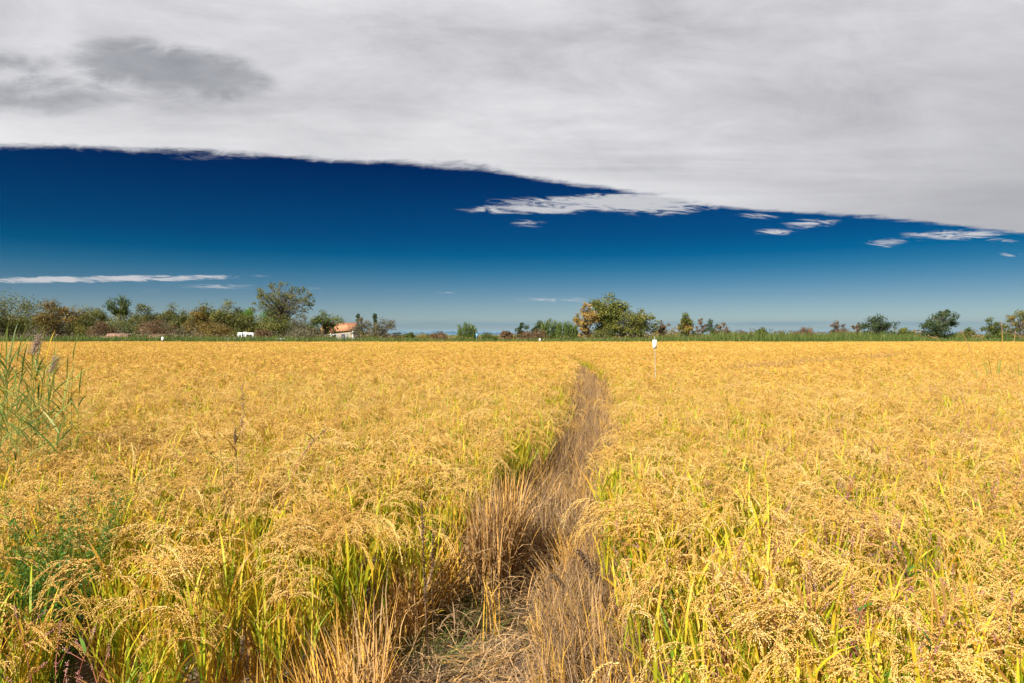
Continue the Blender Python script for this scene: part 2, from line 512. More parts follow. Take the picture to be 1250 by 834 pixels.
def ground_material():
    m = bpy.data.materials.new('ground')
    m.use_nodes = True
    t = NT(m.node_tree)
    b = m.node_tree.nodes['Principled BSDF']
    pos = t.n('ShaderNodeNewGeometry').outputs['Position']
    s = t.n('ShaderNodeSeparateXYZ'); t.put(s.inputs[0], pos)
    fine = t.noise(pos, 9.0, 8, 0.68, 0.3)
    mid = t.noise(pos, 1.3, 5, 0.6)
    mud = t.ramp(fine, [(0.25, (0.075, 0.050, 0.032)), (0.5, (0.17, 0.12, 0.075)), (0.75, (0.30, 0.22, 0.14))])
    mud = t.mix(t.smooth(mid, 0.55, 0.75, 0.0, 0.6), mud, (0.10, 0.085, 0.04))
    far = t.ramp(t.noise(pos, 0.05, 5, 0.6), [(0.3, (0.10, 0.12, 0.035)), (0.7, (0.20, 0.17, 0.07))])
    t.put(b.inputs['Base Color'], t.mix(t.smooth(s.outputs[1], FIELD_END - 1, FIELD_END + 3), mud, far))
    b.inputs['Roughness'].default_value = 0.95
    bp = t.n('ShaderNodeBump'); bp.inputs['Strength'].default_value = 0.9; bp.inputs['Distance'].default_value = 0.04
    t.put(bp.inputs['Height'], fine); t.put(b.inputs['Normal'], bp.outputs[0])
    return m


M_GROUND = ground_material()
g = MB()
xs = np.concatenate([[-38000, -3000, -200, -30], np.linspace(-6, 6, 97), [30, 200, 3000, 38000]])
ys = np.concatenate([[-6000, -3000, -100, -10], np.linspace(0, 14, 113), [30, 60, 120, 400, 4000, 44000]])
GX, GY = np.meshgrid(xs, ys)
near = (np.abs(GX) <= 6) & (GY >= 0) & (GY <= 14)
GZ = np.where(near, 0.028 * np.sin(GX * 5.1 + GY * 2.3) * np.sin(GY * 4.7 - GX * 1.9) + rng.normal(0, 0.012, GX.shape), 0.0)
nx, ny = len(xs), len(ys)
idx = np.arange(nx * ny).reshape(ny, nx)
g.add(np.stack([GX, GY, GZ], -1).reshape(-1, 3),
      np.stack([idx[:-1, :-1], idx[:-1, 1:], idx[1:, 1:], idx[1:, :-1]], -1).reshape(-1, 4))
ground = g.build('ground', M_GROUND)
tag(ground, kind='structure')

# far hills
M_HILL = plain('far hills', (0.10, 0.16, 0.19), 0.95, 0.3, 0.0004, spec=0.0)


def hills(name, dist, px0, px1, hfun, n=160):
    mb = MB()
    a = np.linspace(px0, px1, n)
    X = (a - 625) / FPX * dist
    H = np.maximum(hfun(a), 0.0) * .8
    rows = []
    for f, dy_ in ((0.0, -dist * .10), (.45, -dist * .05), (.8, -dist * .02), (1.0, 0), (.6, dist * .05), (0.0, dist * .1)):
        jit = 1 + 0.12 * np.sin(a * 0.9 + f * 5) if 0 < f < 1 else 1
        rows.append(np.stack([X, np.full(n, dist + dy_), np.minimum(H * f * jit, H * 1.0) - (1 if f == 0 else 0)], -1))
    v = np.stack(rows)
    i = np.arange(v.shape[0] * n).reshape(v.shape[0], n)
    mb.add(v.reshape(-1, 3), np.stack([i[:-1, :-1], i[:-1, 1:], i[1:, 1:], i[1:, :-1]], -1).reshape(-1, 4))
    return tag(mb.build(name, M_HILL), kind='structure')


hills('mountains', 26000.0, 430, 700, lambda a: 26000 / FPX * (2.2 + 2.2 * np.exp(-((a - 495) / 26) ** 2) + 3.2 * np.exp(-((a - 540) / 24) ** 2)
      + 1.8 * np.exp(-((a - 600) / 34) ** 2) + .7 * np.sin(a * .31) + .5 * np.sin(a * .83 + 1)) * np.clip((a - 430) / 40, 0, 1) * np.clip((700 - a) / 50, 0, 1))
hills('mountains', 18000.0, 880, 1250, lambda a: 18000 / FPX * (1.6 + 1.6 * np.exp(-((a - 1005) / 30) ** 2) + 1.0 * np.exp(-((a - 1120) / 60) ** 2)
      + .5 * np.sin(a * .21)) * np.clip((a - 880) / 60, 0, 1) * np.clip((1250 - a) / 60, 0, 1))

# the air that fades the far hills
M_HAZE = bpy.data.materials.new('haze')
M_HAZE.use_nodes = True
M_HAZE.node_tree.nodes.clear()
ht = NT(M_HAZE.node_tree)
hv = ht.n('ShaderNodeVolumePrincipled')
hv.inputs['Color'].default_value = (0.16, 0.50, 0.85, 1)
hv.inputs['Density'].default_value = 1.1e-5
hv.inputs['Anisotropy'].default_value = 0.1
ho = ht.n('ShaderNodeOutputMaterial')
ht.put(ho.inputs['Volume'], hv.outputs[0])
M_HAZE.cycles.homogeneous_volume = True
hb = MB()
hb.box((-40000, -8000, -1.6), (40000, 46000, 235))
tag(hb.build('haze', M_HAZE), kind='stuff')

# ------------------------------------------------------------------ field layout
PATH_Y = np.array([0.0, 3.0, 4.0, 5.0, 6.5, 8.6, 11, 13.5, 18.8, 26, 34, 40])
PATH_X = np.array([-0.10, -0.07, -0.04, 0.13, 0.50, 0.86, 1.25, 1.6, 2.2, 2.85, 3.1, 2.85])
PATH_W = np.array([1.40, 1.36, 1.24, 1.14, 1.15, 1.15, 1.2, 1.25, 1.3, 1.1, 0.8, 0.35])
TRACK_X = np.array([7.0, 9.5, 13.0, 16.5, 19.5])
TRACK_Y = np.array([21.5, 25.0, 29.0, 32.0, 34.5])


def path_off(x, y):
    """signed offset from the trampled track's middle, and its half width"""
    return x - np.interp(y, PATH_Y, PATH_X), np.interp(y, PATH_Y, PATH_W) * 0.5


def front_edge(x):
    return np.interp(x, [-6, -3, -1.6, -0.95, -0.62, 0.2, 0.4], [1.9, 2.3, 2.9, 3.5, 4.2, 3.0, 1.6])


def lownoise(x, y, s, seed):
    r = np.random.default_rng(seed)
    out = np.zeros_like(x)
    for k in range(7):
        th = r.uniform(0, 2 * np.pi); f = s * r.uniform(.5, 2.0)
        out += np.sin((x * math.cos(th) + y * math.sin(th)) * f + r.uniform(0, 6.28))
    return out / 4.0


# ------------------------------------------------------------------ rice plants
def stem_path(n, k, base, az, lean, height, bend):
    t = np.linspace(0, 1, k)[None, :]
    h = np.stack([np.cos(az), np.sin(az)], -1)[:, None, :]
    rad = (np.sin(lean)[:, None] * t + bend[:, None] * t ** 3) * height[:, None]
    z = np.cos(lean)[:, None] * t * height[:, None]
    xy = base[:, None, :] + h * rad[..., None]
    return np.concatenate([xy, z[..., None]], -1)


def blades(mb, base, az, ang0, ang1, L, width, tone0, tone1, k=5, mat=0):
    """arching leaves: base (n,3), angle from vertical runs ang0 -> ang1"""
    n = len(base)
    t = np.linspace(0, 1, k)
    th = ang0[:, None] + (ang1 - ang0)[:, None] * t[None] ** 1.5
    dl = (L / (k - 1))[:, None]
    thm = (th[:, 1:] + th[:, :-1]) / 2
    r = np.concatenate([np.zeros((n, 1)), np.cumsum(np.sin(thm) * dl, 1)], 1)
    z = np.concatenate([np.zeros((n, 1)), np.cumsum(np.cos(thm) * dl, 1)], 1)
    p = np.stack([base[:, 0:1] + np.cos(az)[:, None] * r, base[:, 1:2] + np.sin(az)[:, None] * r, base[:, 2:3] + z], -1)
    prof = np.sin(np.clip(t * 0.86 + 0.16, 0, 1) * np.pi) ** 0.6
    prof[-1] = 0.06
    wob = rng.normal(0, 0.5, n)
    side = np.stack([-np.sin(az + wob), np.cos(az + wob), rng.normal(0, 0.25, n)], -1)
    mb.ribbons(p, width[:, None] * prof[None], unit(side), tone0[:, None] + (tone1 - tone0)[:, None] * t[None], mat)
    return p


def panicle(mb, neck, az, L, th0, th1, level, mat=2):
    k = 9
    t = np.linspace(0, 1, k)
    th = th0 + (th1 - th0) * t ** 0.85
    dl = L / (k - 1)
    thm = (th[1:] + th[:-1]) / 2
    r = np.concatenate([[0], np.cumsum(np.sin(thm) * dl)]); z = np.concatenate([[0], np.cumsum(np.cos(thm) * dl)])
    ca, sa = math.cos(az), math.sin(az)
    rp = np.stack([neck[0] + ca * r, neck[1] + sa * r, neck[2] + z], -1)
    tg = np.gradient(rp, axis=0); tg = unit(tg)
    ptone = rng.uniform(0.3, 0.75) - (-.02, .26, .22)[level]
    if level == 0:
        mb.ribbons(rp[None], np.full((1, k), 0.0022), np.array([[-sa, ca, 0.2]]), np.array([0.3]), mat)
        nb = rng.integers(9, 12)
        for f in np.linspace(0.12, 0.97, nb):
            i = f * (k - 1); i0 = int(min(i, k - 2)); w_ = i - i0
            s0 = rp[i0] * (1 - w_) + rp[i0 + 1] * w_
            d0 = unit(tg[i0] + rng.normal(0, 0.18, 3))
            bl = L * rng.uniform(0.32, 0.44) * (1.05 - 0.35 * f)
            ng = max(6, int(bl / 0.0048))
            s = np.linspace(0.12, 1, ng) * bl
            c = s0 + d0[None] * s[:, None] + np.array([0, 0, -1.0]) * (s[:, None] ** 2) * rng.uniform(4.0, 9.0)
            c += rng.normal(0, 0.0016, c.shape)
            d = d0[None] + np.array([0, 0, -1.0]) * s[:, None] * 6 + rng.normal(0, 0.13, c.shape)
            mb.grains(c, d, rng.uniform(0.0115, 0.0145, ng), rng.uniform(0.0018, 0.0024, ng), np.clip(ptone + rng.normal(0, 0.16, ng), 0, 1), mat)
    else:
        nb = 8 if level == 1 else 4
        kk = 4 if level == 1 else 3
        f = np.linspace(0.08, 0.9, nb) + rng.uniform(-.05, .05, nb)
        i = np.clip(f, 0, 1) * (k - 1); i0 = np.minimum(i.astype(int), k - 2); w_ = (i - i0)[:, None]
        s0 = rp[i0] * (1 - w_) + rp[i0 + 1] * w_
        d0 = unit(tg[i0] + rng.normal(0, 0.26, (nb, 3)))
        bl = L * rng.uniform(0.34, 0.55, nb) * (1.1 - .4 * f)
        s = np.linspace(0, 1, kk)[None] * bl[:, None]
        c = s0[:, None] + d0[:, None] * s[..., None] + np.array([0, 0, -1.0]) * (s[..., None] ** 2) * 5.0
        wd = 0.0078 * np.array([.6, 1, .95, .3]) if level == 1 else 0.0155 * np.array([.7, 1, .4])
        mb.ribbons(c, wd[None], unit(rng.normal(0, 1, (nb, 3)) + np.array([-sa, ca, 0.8])), np.clip(ptone + rng.normal(0, .16, nb), 0, 1), mat)


def rice_clump(level, nt, seed, off=(0, 0), mb=None, ripe=0.5, paniclechance=0.95, hs=1.0):
    global rng
    rng = np.random.default_rng(seed)
    mb = mb or MB()
    main = rng.uniform(0, 2 * np.pi)
    az = main + rng.normal(0, .8, nt)
    base = np.array(off)[None] + rng.normal(0, 0.028, (nt, 2))
    lean = np.abs(rng.normal(0.10, 0.07, nt))
    hgt = rng.normal(0.77, 0.05, nt) * hs
    bend = rng.uniform(0, 0.10, nt)
    k = 5 if level == 0 else 3
    sp = stem_path(nt, k, base, az, lean, hgt, bend)
    phi = rng.uniform(0, np.pi, nt)
    if level < 2:
        st = np.linspace(0.75, 0.35, k)[None] + rng.normal(0, .12, (nt, 1))
        mb.ribbons(sp, 0.0048 if level == 0 else 0.0065, np.stack([np.cos(phi), np.sin(phi), 0 * phi], -1), st, 1)
    # leaves
    for (f0, f1, l0, l1, a0, a1, tn, prob) in ((.12, .3, .24, .40, .12, .5, .78, .75), (.34, .55, .30, .44, .10, .7, .38, 1.0),
                                             (.48, .68, .26, .38, .10, .75, .32, 1.0), (.70, .90, .22, .35, .14, .75, .50, 1.0), (.03, .16, .22, .40, .25, .9, .72, .8 if level == 0 else 0)):
        if level == 2 and f0 < .5:
            continue
        sel = rng.random(nt) < prob
        m = int(sel.sum())
        if not m:
            continue
        ff = rng.uniform(f0, f1, m)
        ii = ff * (k - 1); i0 = np.minimum(ii.astype(int), k - 2); w_ = (ii - i0)[:, None]
        q = sp[sel]
        ar = np.arange(m)
        b0 = q[ar, i0] * (1 - w_) + q[ar, i0 + 1] * w_
        a_ = az[sel] + rng.normal(0, 1.8, m)
        an0 = np.abs(rng.normal(a0, .09, m)) + .04
        an1 = an0 + np.abs(rng.normal(a1, .45, m))
        L = rng.uniform(l0, l1, m) * hs
        w0 = rng.uniform(.008, .0145, m) * (1 if level == 0 else 1.1 if level == 1 else 1.7)
        t0 = np.clip(rng.normal(tn, .17, m), 0, 1)
        t1 = np.clip(t0 + rng.uniform(.05, .4, m), 0, 1)
        blades(mb, b0, a_, an0, an1, L, w0, t0, t1, 6 if level == 0 else 4 if level == 1 else 3, 0)
    # panicles
    for i in range(nt):
        if rng.random() > paniclechance:
            continue
        a_ = main + rng.normal(0, .55)
        panicle(mb, sp[i, -1], a_, rng.uniform(.22, .31) * hs, rng.uniform(.1, .4), rng.uniform(1.75, 2.7), level)
    return mb


RICE_MATS = [M_BLADE, M_STEM, M_GRAIN]
rice_lib = bpy.data.collections.new('rice plants')          # only read by the scatter, never linked to the scene
NV0, NV1, NV2 = 18, 12, 8
NG0, NG1 = 6, 4                                              # the last ones of each kind are greener, with few ears
vi = 0


def lib_add(lib, name, mb, mats):
    o = mb.build(name, mats, link=False)
    lib.objects.link(o)


for i in range(NV0):
    lib_add(rice_lib, 'rice_plant.%03d' % vi, rice_clump(0, random.randint(10, 13), 100 + i, paniclechance=.58 if i < NV0 - NG0 else .3), RICE_MATS); vi += 1
for i in range(NV1):
    lib_add(rice_lib, 'rice_plant.%03d' % vi, rice_clump(1, 11, 200 + i, paniclechance=.85 if i < NV1 - NG1 else .4), RICE_MATS); vi += 1
for i in range(NV2):                                         # far: a two metre square of plants
    mb = MB()
    r_ = np.random.default_rng(300 + i)
    for a in np.arange(-1, 1, .25):
        for b in np.arange(-1, 1, .25):
            o_ = (a + .125 + r_.normal(0, .05), b + .125 + r_.normal(0, .05))
            rice_clump(2, 9, 3000 + i * 100 + int(r_.integers(1e6)), o_, mb, hs=r_.normal(1, .05), paniclechance=.95 if i < 5 else .55)
    lib_add(rice_lib, 'rice_plant.%03d' % vi, mb, RICE_MATS); vi += 1
rng = np.random.default_rng(11)


def jitter_grid(y0, y1, sp, margin, half=0.96):
    ys = np.arange(y0, y1, sp)
    out = []
    for y in ys:
        xm = half * y + margin
        x = np.arange(-xm, xm, sp)
        out.append(np.stack([x + rng.uniform(-.45, .45, len(x)) * sp, y + rng.uniform(-.45, .45, len(x)) * sp], -1))
    return np.concatenate(out)


def track_dist(x, y):
    best = np.full(x.shape, 99.0)
    for i in range(len(TRACK_X) - 1):
        a = np.array([TRACK_X[i], TRACK_Y[i]]); b = np.array([TRACK_X[i + 1], TRACK_Y[i + 1]])
        ab = b - a
        t = np.clip(((x - a[0]) * ab[0] + (y - a[1]) * ab[1]) / (ab @ ab), 0, 1)
        best = np.minimum(best, np.hypot(x - a[0] - t * ab[0], y - a[1] - t * ab[1]))
    return best


pts, var, rot, scl = [], [], [], []


def put_points(p, v, r, s):
    pts.append(p); var.append(v); rot.append(r); scl.append(s)


HOLES = np.concatenate([np.stack([at(rng.uniform(-40, 1290, 90), (hd := rng.uniform(7, 40, 90))), hd], -1)])
HOLE_R = rng.uniform(.12, .34, 90)
for (y0, y1, sp, v0, nv, marg) in ((1.45, 25.0, .215, 0, NV0, 1.6), (12.0, 43.0, .225, NV0, NV1, 2.5)):
    p = jitter_grid(y0, y1, sp, marg)
    o, hw = path_off(p[:, 0], p[:, 1])
    inside = (np.abs(o) < hw + rng.normal(0, .05, len(p))) & (p[:, 1] < 40)
    infront = (p[:, 1] < front_edge(p[:, 0]) + rng.normal(0, .1, len(p)))
    td = track_dist(p[:, 0], p[:, 1])
    lx = np.interp(p[:, 0], [-9, -5, -1, .8], [35.5, 37.5, 39.5, 40.2])
    keep = ~inside & ~infront & (td > rng.uniform(.12, .28, len(p)))
    fade = np.clip((25 - p[:, 1]) / 13, 0, 1)                # near and mid plants mixed between 12 and 25 m
    keep &= rng.random(len(p)) < .95 * (fade if v0 == 0 else 1 - fade)
    keep &= np.hypot(p[:, 0] - at(66, 3.55), p[:, 1] - 3.5) > .34
    keep &= ~((np.abs(p[:, 0]) < .35) & (p[:, 1] < 2.4))
    p = p[keep]; o = o[keep]; hw = hw[keep]
    n = len(p)
    hn = 1.0 + 0.045 * lownoise(p[:, 0], p[:, 1], 1.1, 5) + 0.03 * lownoise(p[:, 0], p[:, 1], 3.5, 6) + rng.normal(0, .035, n)
    gp = lownoise(p[:, 0], p[:, 1], .9, 41) * .6 + lownoise(p[:, 0], p[:, 1], 2.6, 42) * .5
    fe = p[:, 1] - front_edge(p[:, 0])
    hn *= np.where((p[:, 0] < 0) & (fe < .5), rng.uniform(.78, 1.0, n), 1.0)
    hole = (np.hypot((p[:, None, 0] - HOLES[None, :, 0]) * .55, p[:, None, 1] - HOLES[None, :, 1]) < HOLE_R[None]).any(1)
    faint = (np.abs(p[:, 1] - lx[keep]) < .30) & (p[:, 0] > -9) & (p[:, 0] < .9) & (rng.random(n) < .8)
    hole |= faint
    hn = np.where(faint, hn * 1.05, np.where(hole, hn * rng.uniform(.72, 1.0, n), hn))
    gp = np.where(hole, 2.0, gp)
    tl = rng.normal(0, .07, (n, 2)) + np.stack([0.05 * lownoise(p[:, 0], p[:, 1], 1.4, 8), 0.05 * lownoise(p[:, 0], p[:, 1], 1.4, 9)], -1)
    put_points(np.concatenate([p, np.zeros((n, 1))], 1), np.where(gp > rng.uniform(.5, 1.1, n), rng.integers(v0 + nv - (NG0 if v0 == 0 else NG1), v0 + nv, n), rng.integers(v0, v0 + nv - (NG0 if v0 == 0 else NG1), n)),
               np.stack([tl[:, 0], tl[:, 1], rng.uniform(0, 6.283, n)], -1), np.stack([hn * rng.uniform(.92, 1.1, n), hn * rng.uniform(.92, 1.1, n), hn], -1))
ys = np.arange(44.0, FIELD_END, 2.0)
for y in ys:
    xm = 1.0 * y + 6
    x = np.arange(-xm, xm, 2.0) + rng.uniform(-.3, .3)
    n = len(x)
    h = 1 + 0.03 * lownoise(x, np.full(n, y), .35, 5) + rng.normal(0, .015, n)
    put_points(np.stack([x, np.full(n, y) + rng.uniform(-.1, .1, n), np.zeros(n)], -1), NV0 + NV1 + np.where(lownoise(x * .25, np.full(n, y), .28, 51) > rng.uniform(.25, .9, n), rng.integers(5, 8, n), rng.integers(0, 5, n)),
               np.stack([np.zeros(n), np.zeros(n), rng.integers(0, 4, n) * np.pi / 2 + rng.normal(0, .05, n)], -1), np.stack([np.ones(n) * 1.03, np.ones(n) * 1.03, h], -1))


def scatter(name, p, v, r, s, lib, label, cat, kind='stuff'):
    me = bpy.data.meshes.new(name)
    me.vertices.add(len(p)); me.vertices.foreach_set('co', np.asarray(p, np.float32).reshape(-1))
    a = me.attributes.new('variant', 'INT', 'POINT'); a.data.foreach_set('value', np.asarray(v, np.int32))
    a = me.attributes.new('turn', 'FLOAT_VECTOR', 'POINT'); a.data.foreach_set('vector', np.asarray(r, np.float32).reshape(-1))
    a = me.attributes.new('size', 'FLOAT_VECTOR', 'POINT'); a.data.foreach_set('vector', np.asarray(s, np.float32).reshape(-1))
    o = bpy.data.objects.new(name, me); COL.objects.link(o)
    gt = bpy.data.node_groups.new(name, 'GeometryNodeTree')
    gt.interface.new_socket('Geometry', in_out='INPUT', socket_type='NodeSocketGeometry')
    gt.interface.new_socket('Geometry', in_out='OUTPUT', socket_type='NodeSocketGeometry')
    gi, go = gt.nodes.new('NodeGroupInput'), gt.nodes.new('NodeGroupOutput')
    ci = gt.nodes.new('GeometryNodeCollectionInfo')
    ci.inputs['Collection'].default_value = lib
    ci.inputs['Separate Children'].default_value = True
    ci.inputs['Reset Children'].default_value = True
    ip = gt.nodes.new('GeometryNodeInstanceOnPoints')
    ip.inputs['Pick Instance'].default_value = True

    def attr(nm, typ):
        q = gt.nodes.new('GeometryNodeInputNamedAttribute'); q.data_type = typ
        q.inputs['Name'].default_value = nm
        return [x for x in q.outputs if x.name == 'Attribute' and x.enabled][0]
    L = gt.links.new
    L(gi.outputs[0], ip.inputs['Points'])
    L(ci.outputs[0], ip.inputs['Instance'])
    L(attr('variant', 'INT'), ip.inputs['Instance Index'])
    L(attr('turn', 'FLOAT_VECTOR'), ip.inputs['Rotation'])
    L(attr('size', 'FLOAT_VECTOR'), ip.inputs['Scale'])
    L(ip.outputs[0], go.inputs[0])
    md = o.modifiers.new('scatter', 'NODES'); md.node_group = gt
    return tag(o, label, cat, kind=kind)


scatter('rice_crop', np.concatenate(pts), np.concatenate(var), np.concatenate(rot), np.concatenate(scl), rice_lib,
        'ripe golden rice crop covering the whole field up to the reeds', 'rice')
print('rice instances', sum(len(p) for p in pts))

# ------------------------------------------------------------------ dead straw along the trampled track
dry_lib = bpy.data.collections.new('dead straw plants')


def dry_clump(seed, ns, h0, h1, spread, t0, t1, lying=0.0):
    global rng
    rng = np.random.default_rng(seed)
    mb = MB()
    base = np.concatenate([rng.normal(0, .05, (ns, 2)), np.zeros((ns, 1))], 1)
    az = rng.uniform(0, 6.283, ns)
    a0 = np.abs(rng.normal(0, spread, ns)) + lying
    a1 = a0 + np.abs(rng.normal(.15, .35, ns))
    L = rng.uniform(h0, h1, ns)
    tn = np.clip(rng.uniform(t0 - .1, t1 + .1, ns), 0, 1)
    blades(mb, base, az, a0, a1, L, rng.uniform(.005, .012, ns), tn, np.clip(tn + rng.uniform(-.1, .15, ns), 0, 1), 5)
    # broken leaves hanging off the stalks
    m = ns
    b0 = base.copy(); b0[:, 2] = rng.uniform(.1, .55, m) * h1
    b0[:, :2] += rng.normal(0, .06, (m, 2))
    blades(mb, b0, rng.uniform(0, 6.283, m), rng.uniform(.3, 1.2, m), rng.uniform(1.4, 2.9, m), rng.uniform(.12, .32, m), rng.uniform(.004, .008, m),
           np.clip(rng.uniform(t0, t1, m), 0, 1), np.clip(rng.uniform(t0, t1, m), 0, 1), 5)
    return mb


ND = 0
for i in range(6):
    lib_add(dry_lib, 'straw_plant.%03d' % ND, dry_clump(500 + i, 24, .46, .92, .24, .05, .62), M_DRY); ND += 1
for i in range(4):
    lib_add(dry_lib, 'straw_plant.%03d' % ND, dry_clump(520 + i, 22, .5, .85, .16, .6, 1.0), M_DRY); ND += 1
for i in range(4):
    lib_add(dry_lib, 'straw_plant.%03d' % ND, dry_clump(540 + i, 16, .25, .55, .25, .2, .7, 1.15), M_DRY); ND += 1
rng = np.random.default_rng(21)
yy = np.concatenate([np.arange(2.2, 12, .085), np.arange(12, 40, .13)])
P_, V_, R_, S_ = [], [], [], []
for y in yy:
    sp = .10 if y < 12 else .16
    hw = np.interp(y, PATH_Y, PATH_W) * .5 + .12
    cx = np.interp(y, PATH_Y, PATH_X)
    for o_ in np.arange(-hw, hw, sp):
        o2 = o_ + rng.uniform(-.05, .05)
        f = o2 / hw
        if y < 5.6:
            if f < -.75:
                prob, kind = .35, 'edge'
            elif f < .25:
                prob, kind = .22, 'lying'
            else:
                prob, kind = .75, 'stand'
        else:
            prob = .62; kind = 'edge' if abs(f) > .78 else 'stand'
        if rng.random() > prob:
            continue
        v = {'edge': rng.integers(6, 10), 'stand': rng.integers(0, 6) if (q_ := rng.random()) < .66 else rng.integers(6, 10) if q_ < .84 else rng.integers(10, 14), 'lying': rng.integers(10, 14)}[kind]
        hs = rng.uniform(.75, 1.05)
        if kind == 'stand':
            hs *= np.interp(y, [2, 4, 6, 9, 40], [.55, .72, .88, 1.0, 1.0]) * (0.76 + .28 * abs(f))
        P_.append((cx + o2, y + rng.uniform(-.05, .05), 0)); V_.append(v)
        R_.append((rng.normal(0, .26), rng.normal(0, .26) + (-.2 * (f > .3) * (y < 6)), rng.uniform(0, 6.283))); S_.append((hs, hs, hs))
# a thin brown line where a wheel went through on the right
for i in range(400):
    k = rng.uniform(0, len(TRACK_X) - 1.001)
    x = np.interp(k, range(len(TRACK_X)), TRACK_X) + rng.normal(0, .10); y = np.interp(k, range(len(TRACK_X)), TRACK_Y) + rng.normal(0, .10)
    P_.append((x, y, 0)); V_.append(rng.integers(0, 6)); hs = rng.uniform(1.1, 1.42); R_.append((rng.normal(0, .2), rng.normal(0, .2), rng.uniform(0, 6.28))); S_.append((hs, hs, hs))
scatter('dead_straw', P_, V_, R_, S_, dry_lib, 'grey brown dead rice straw standing and broken along the trampled track', 'straw')

# straw litter on the mud
mb = MB()
n = 1500
y = rng.uniform(2.6, 6.5, n)
x = np.interp(y, PATH_Y, PATH_X) + rng.uniform(-.8, .75, n)
a = rng.normal(.15, .75, n)
L = rng.uniform(.08, .42, n)
d = np.stack([np.cos(a), np.sin(a), rng.normal(0, .10, n)], -1)
c = np.stack([x, y, rng.uniform(.03, .10, n)], -1)
tt = np.linspace(-.5, .5, 3)
p = c[:, None] + d[:, None] * (L[:, None] * tt)[..., None]
p[:, 1, 2] += rng.uniform(-.01, .03, n)
p[..., 2] = np.maximum(p[..., 2], .022)
mb.ribbons(p, rng.uniform(.003, .007, n)[:, None], unit(np.cross(d, [0, 0, 1.0]) + rng.normal(0, .35, (n, 3))), rng.uniform(.2, .85, n))
tag(mb.build('straw_litter', M_DRY), 'broken straw lying on the mud of the track', 'straw', kind='stuff')

# low green clover in the bare spot
mb = MB()
n = 2600
cx = at(541, 4.9)
th = rng.uniform(0, 6.283, n); rr = np.sqrt(rng.random(n))
x = cx + np.cos(th) * rr * .26 - .02; y = 4.95 + np.sin(th) * rr * .5
keep = rng.random(n) < .9 - .5 * rr
x, y = x[keep], y[keep]; n = len(x)
mb.kites(np.stack([x, y, rng.uniform(.03, .10, n)], -1), unit(rng.normal(0, 1, (n, 3)) * np.array([1, 1, .3])), unit(rng.normal(0, .5, (n, 3)) + np.array([0, 0, 1.])),
         rng.uniform(.018, .034, n), rng.uniform(.012, .024, n), rng.random(n) * .9)
tag(mb.build('clover_patch', M_HERB), 'small bright green clover leaves covering the bare mud beside the track', 'ground cover', kind='stuff')

# short grass tufts at the left edge of the track
mb = MB()
for (gx, gy, r_, n) in ((at(470, 4.35), 4.35, .30, 420), (at(570, 4.55), 4.6, .16, 180), (at(500, 4.1), 4.1, .2, 160), (at(680, 4.3), 4.3, .2, 80)):
    b0 = np.stack([gx + rng.normal(0, r_, n), gy + rng.normal(0, r_ * .6, n), np.full(n, .02)], -1)
    a0 = rng.uniform(.4, 1.2, n)
    t0 = rng.uniform(.25, .9, n)
    blades(mb, b0, rng.normal(0.2, 1.0, n), a0, a0 + rng.uniform(.2, .8, n), rng.uniform(.12, .3, n), rng.uniform(.003, .005, n), t0, np.clip(t0 + .2, 0, 1), 5)
tag(mb.build('track_grass', M_GRASS), 'short olive grass bent over the mud at the edge of the track', 'grass', kind='stuff')

# ------------------------------------------------------------------ verge of reeds and grass behind the field
mb = MB()
rng = np.random.default_rng(31)
n = 68000
x = rng.uniform(-128, 128, n)
y = FIELD_END + 1.0 + rng.random(n) ** 1.2 * 9.0
colpx = x / y * FPX + 625
hpx = np.interp(colpx, [-60, 0, 120, 250, 440, 470, 560, 640, 760, 800, 840, 900, 960, 1060, 1100, 1130, 1200, 1320],
                [1.9, 1.9, 2.25, 2.1, 1.9, 1.8, 1.4, 1.55, 1.8, 2.0, 2.6, 2.75, 2.55, 2.75, 2.5, 1.9, 1.7, 1.8])
front_f = np.clip((y - FIELD_END - 1) / 4, .42, 1)
h = hpx * front_f * rng.uniform(.65, 1.06, n) * (1 + .10 * lownoise(x, y, .5, 4))
base = np.stack([x, y, np.zeros(n)], -1)
green = np.interp(colpx, [-60, 440, 600, 800, 1100, 1320], [.5, .5, .5, .5, .45, .45])
t0 = np.clip(rng.normal(green, .2), 0, 1)
a0 = np.abs(rng.normal(.06, .07, n))
blades(mb, base, rng.uniform(0, 6.283, n), a0, a0 + np.abs(rng.normal(.25, .35, n)), h, rng.uniform(.035, .085, n), t0, np.clip(t0 + rng.uniform(-.05, .25, n), 0, 1), 4)
tag(mb.build('verge_reeds', M_GRASS), 'green belt of reeds and long grass along the far edge of the rice field', 'reeds', kind='stuff')
mb = MB()
n = 1900
x = rng.uniform(-92, 92, n); y = FIELD_END + rng.uniform(3, 9, n)
colpx = x / y * FPX + 625
keep = rng.random(n) < np.interp(colpx, [0, 60, 260, 330, 440, 520, 780, 840, 900], [.5, 1, 1, .4, .5, .25, .3, .25, .06])
x, y, colpx = x[keep], y[keep], colpx[keep]; n = len(x)
hz = np.interp(colpx, [0, 120, 250, 440, 560, 900], [2.0, 2.3, 2.1, 1.9, 1.5, 2.3]) * rng.uniform(.72, 1.05, n)
mb.kites(np.stack([x, y, hz], -1), unit(np.stack([rng.normal(.3, .4, n), rng.normal(0, .3, n), np.ones(n)], -1)), unit(rng.normal(0, 1, (n, 3))),
         rng.uniform(.2, .4, n), rng.uniform(.06, .13, n), rng.random(n))
tag(mb.build('verge_plumes', M_PLUME), 'pinkish beige seed plumes of the reeds along the field edge', 'reed plumes', kind='stuff')

# ------------------------------------------------------------------ trees and shrubs
TG = 'trees and shrubs behind the field'


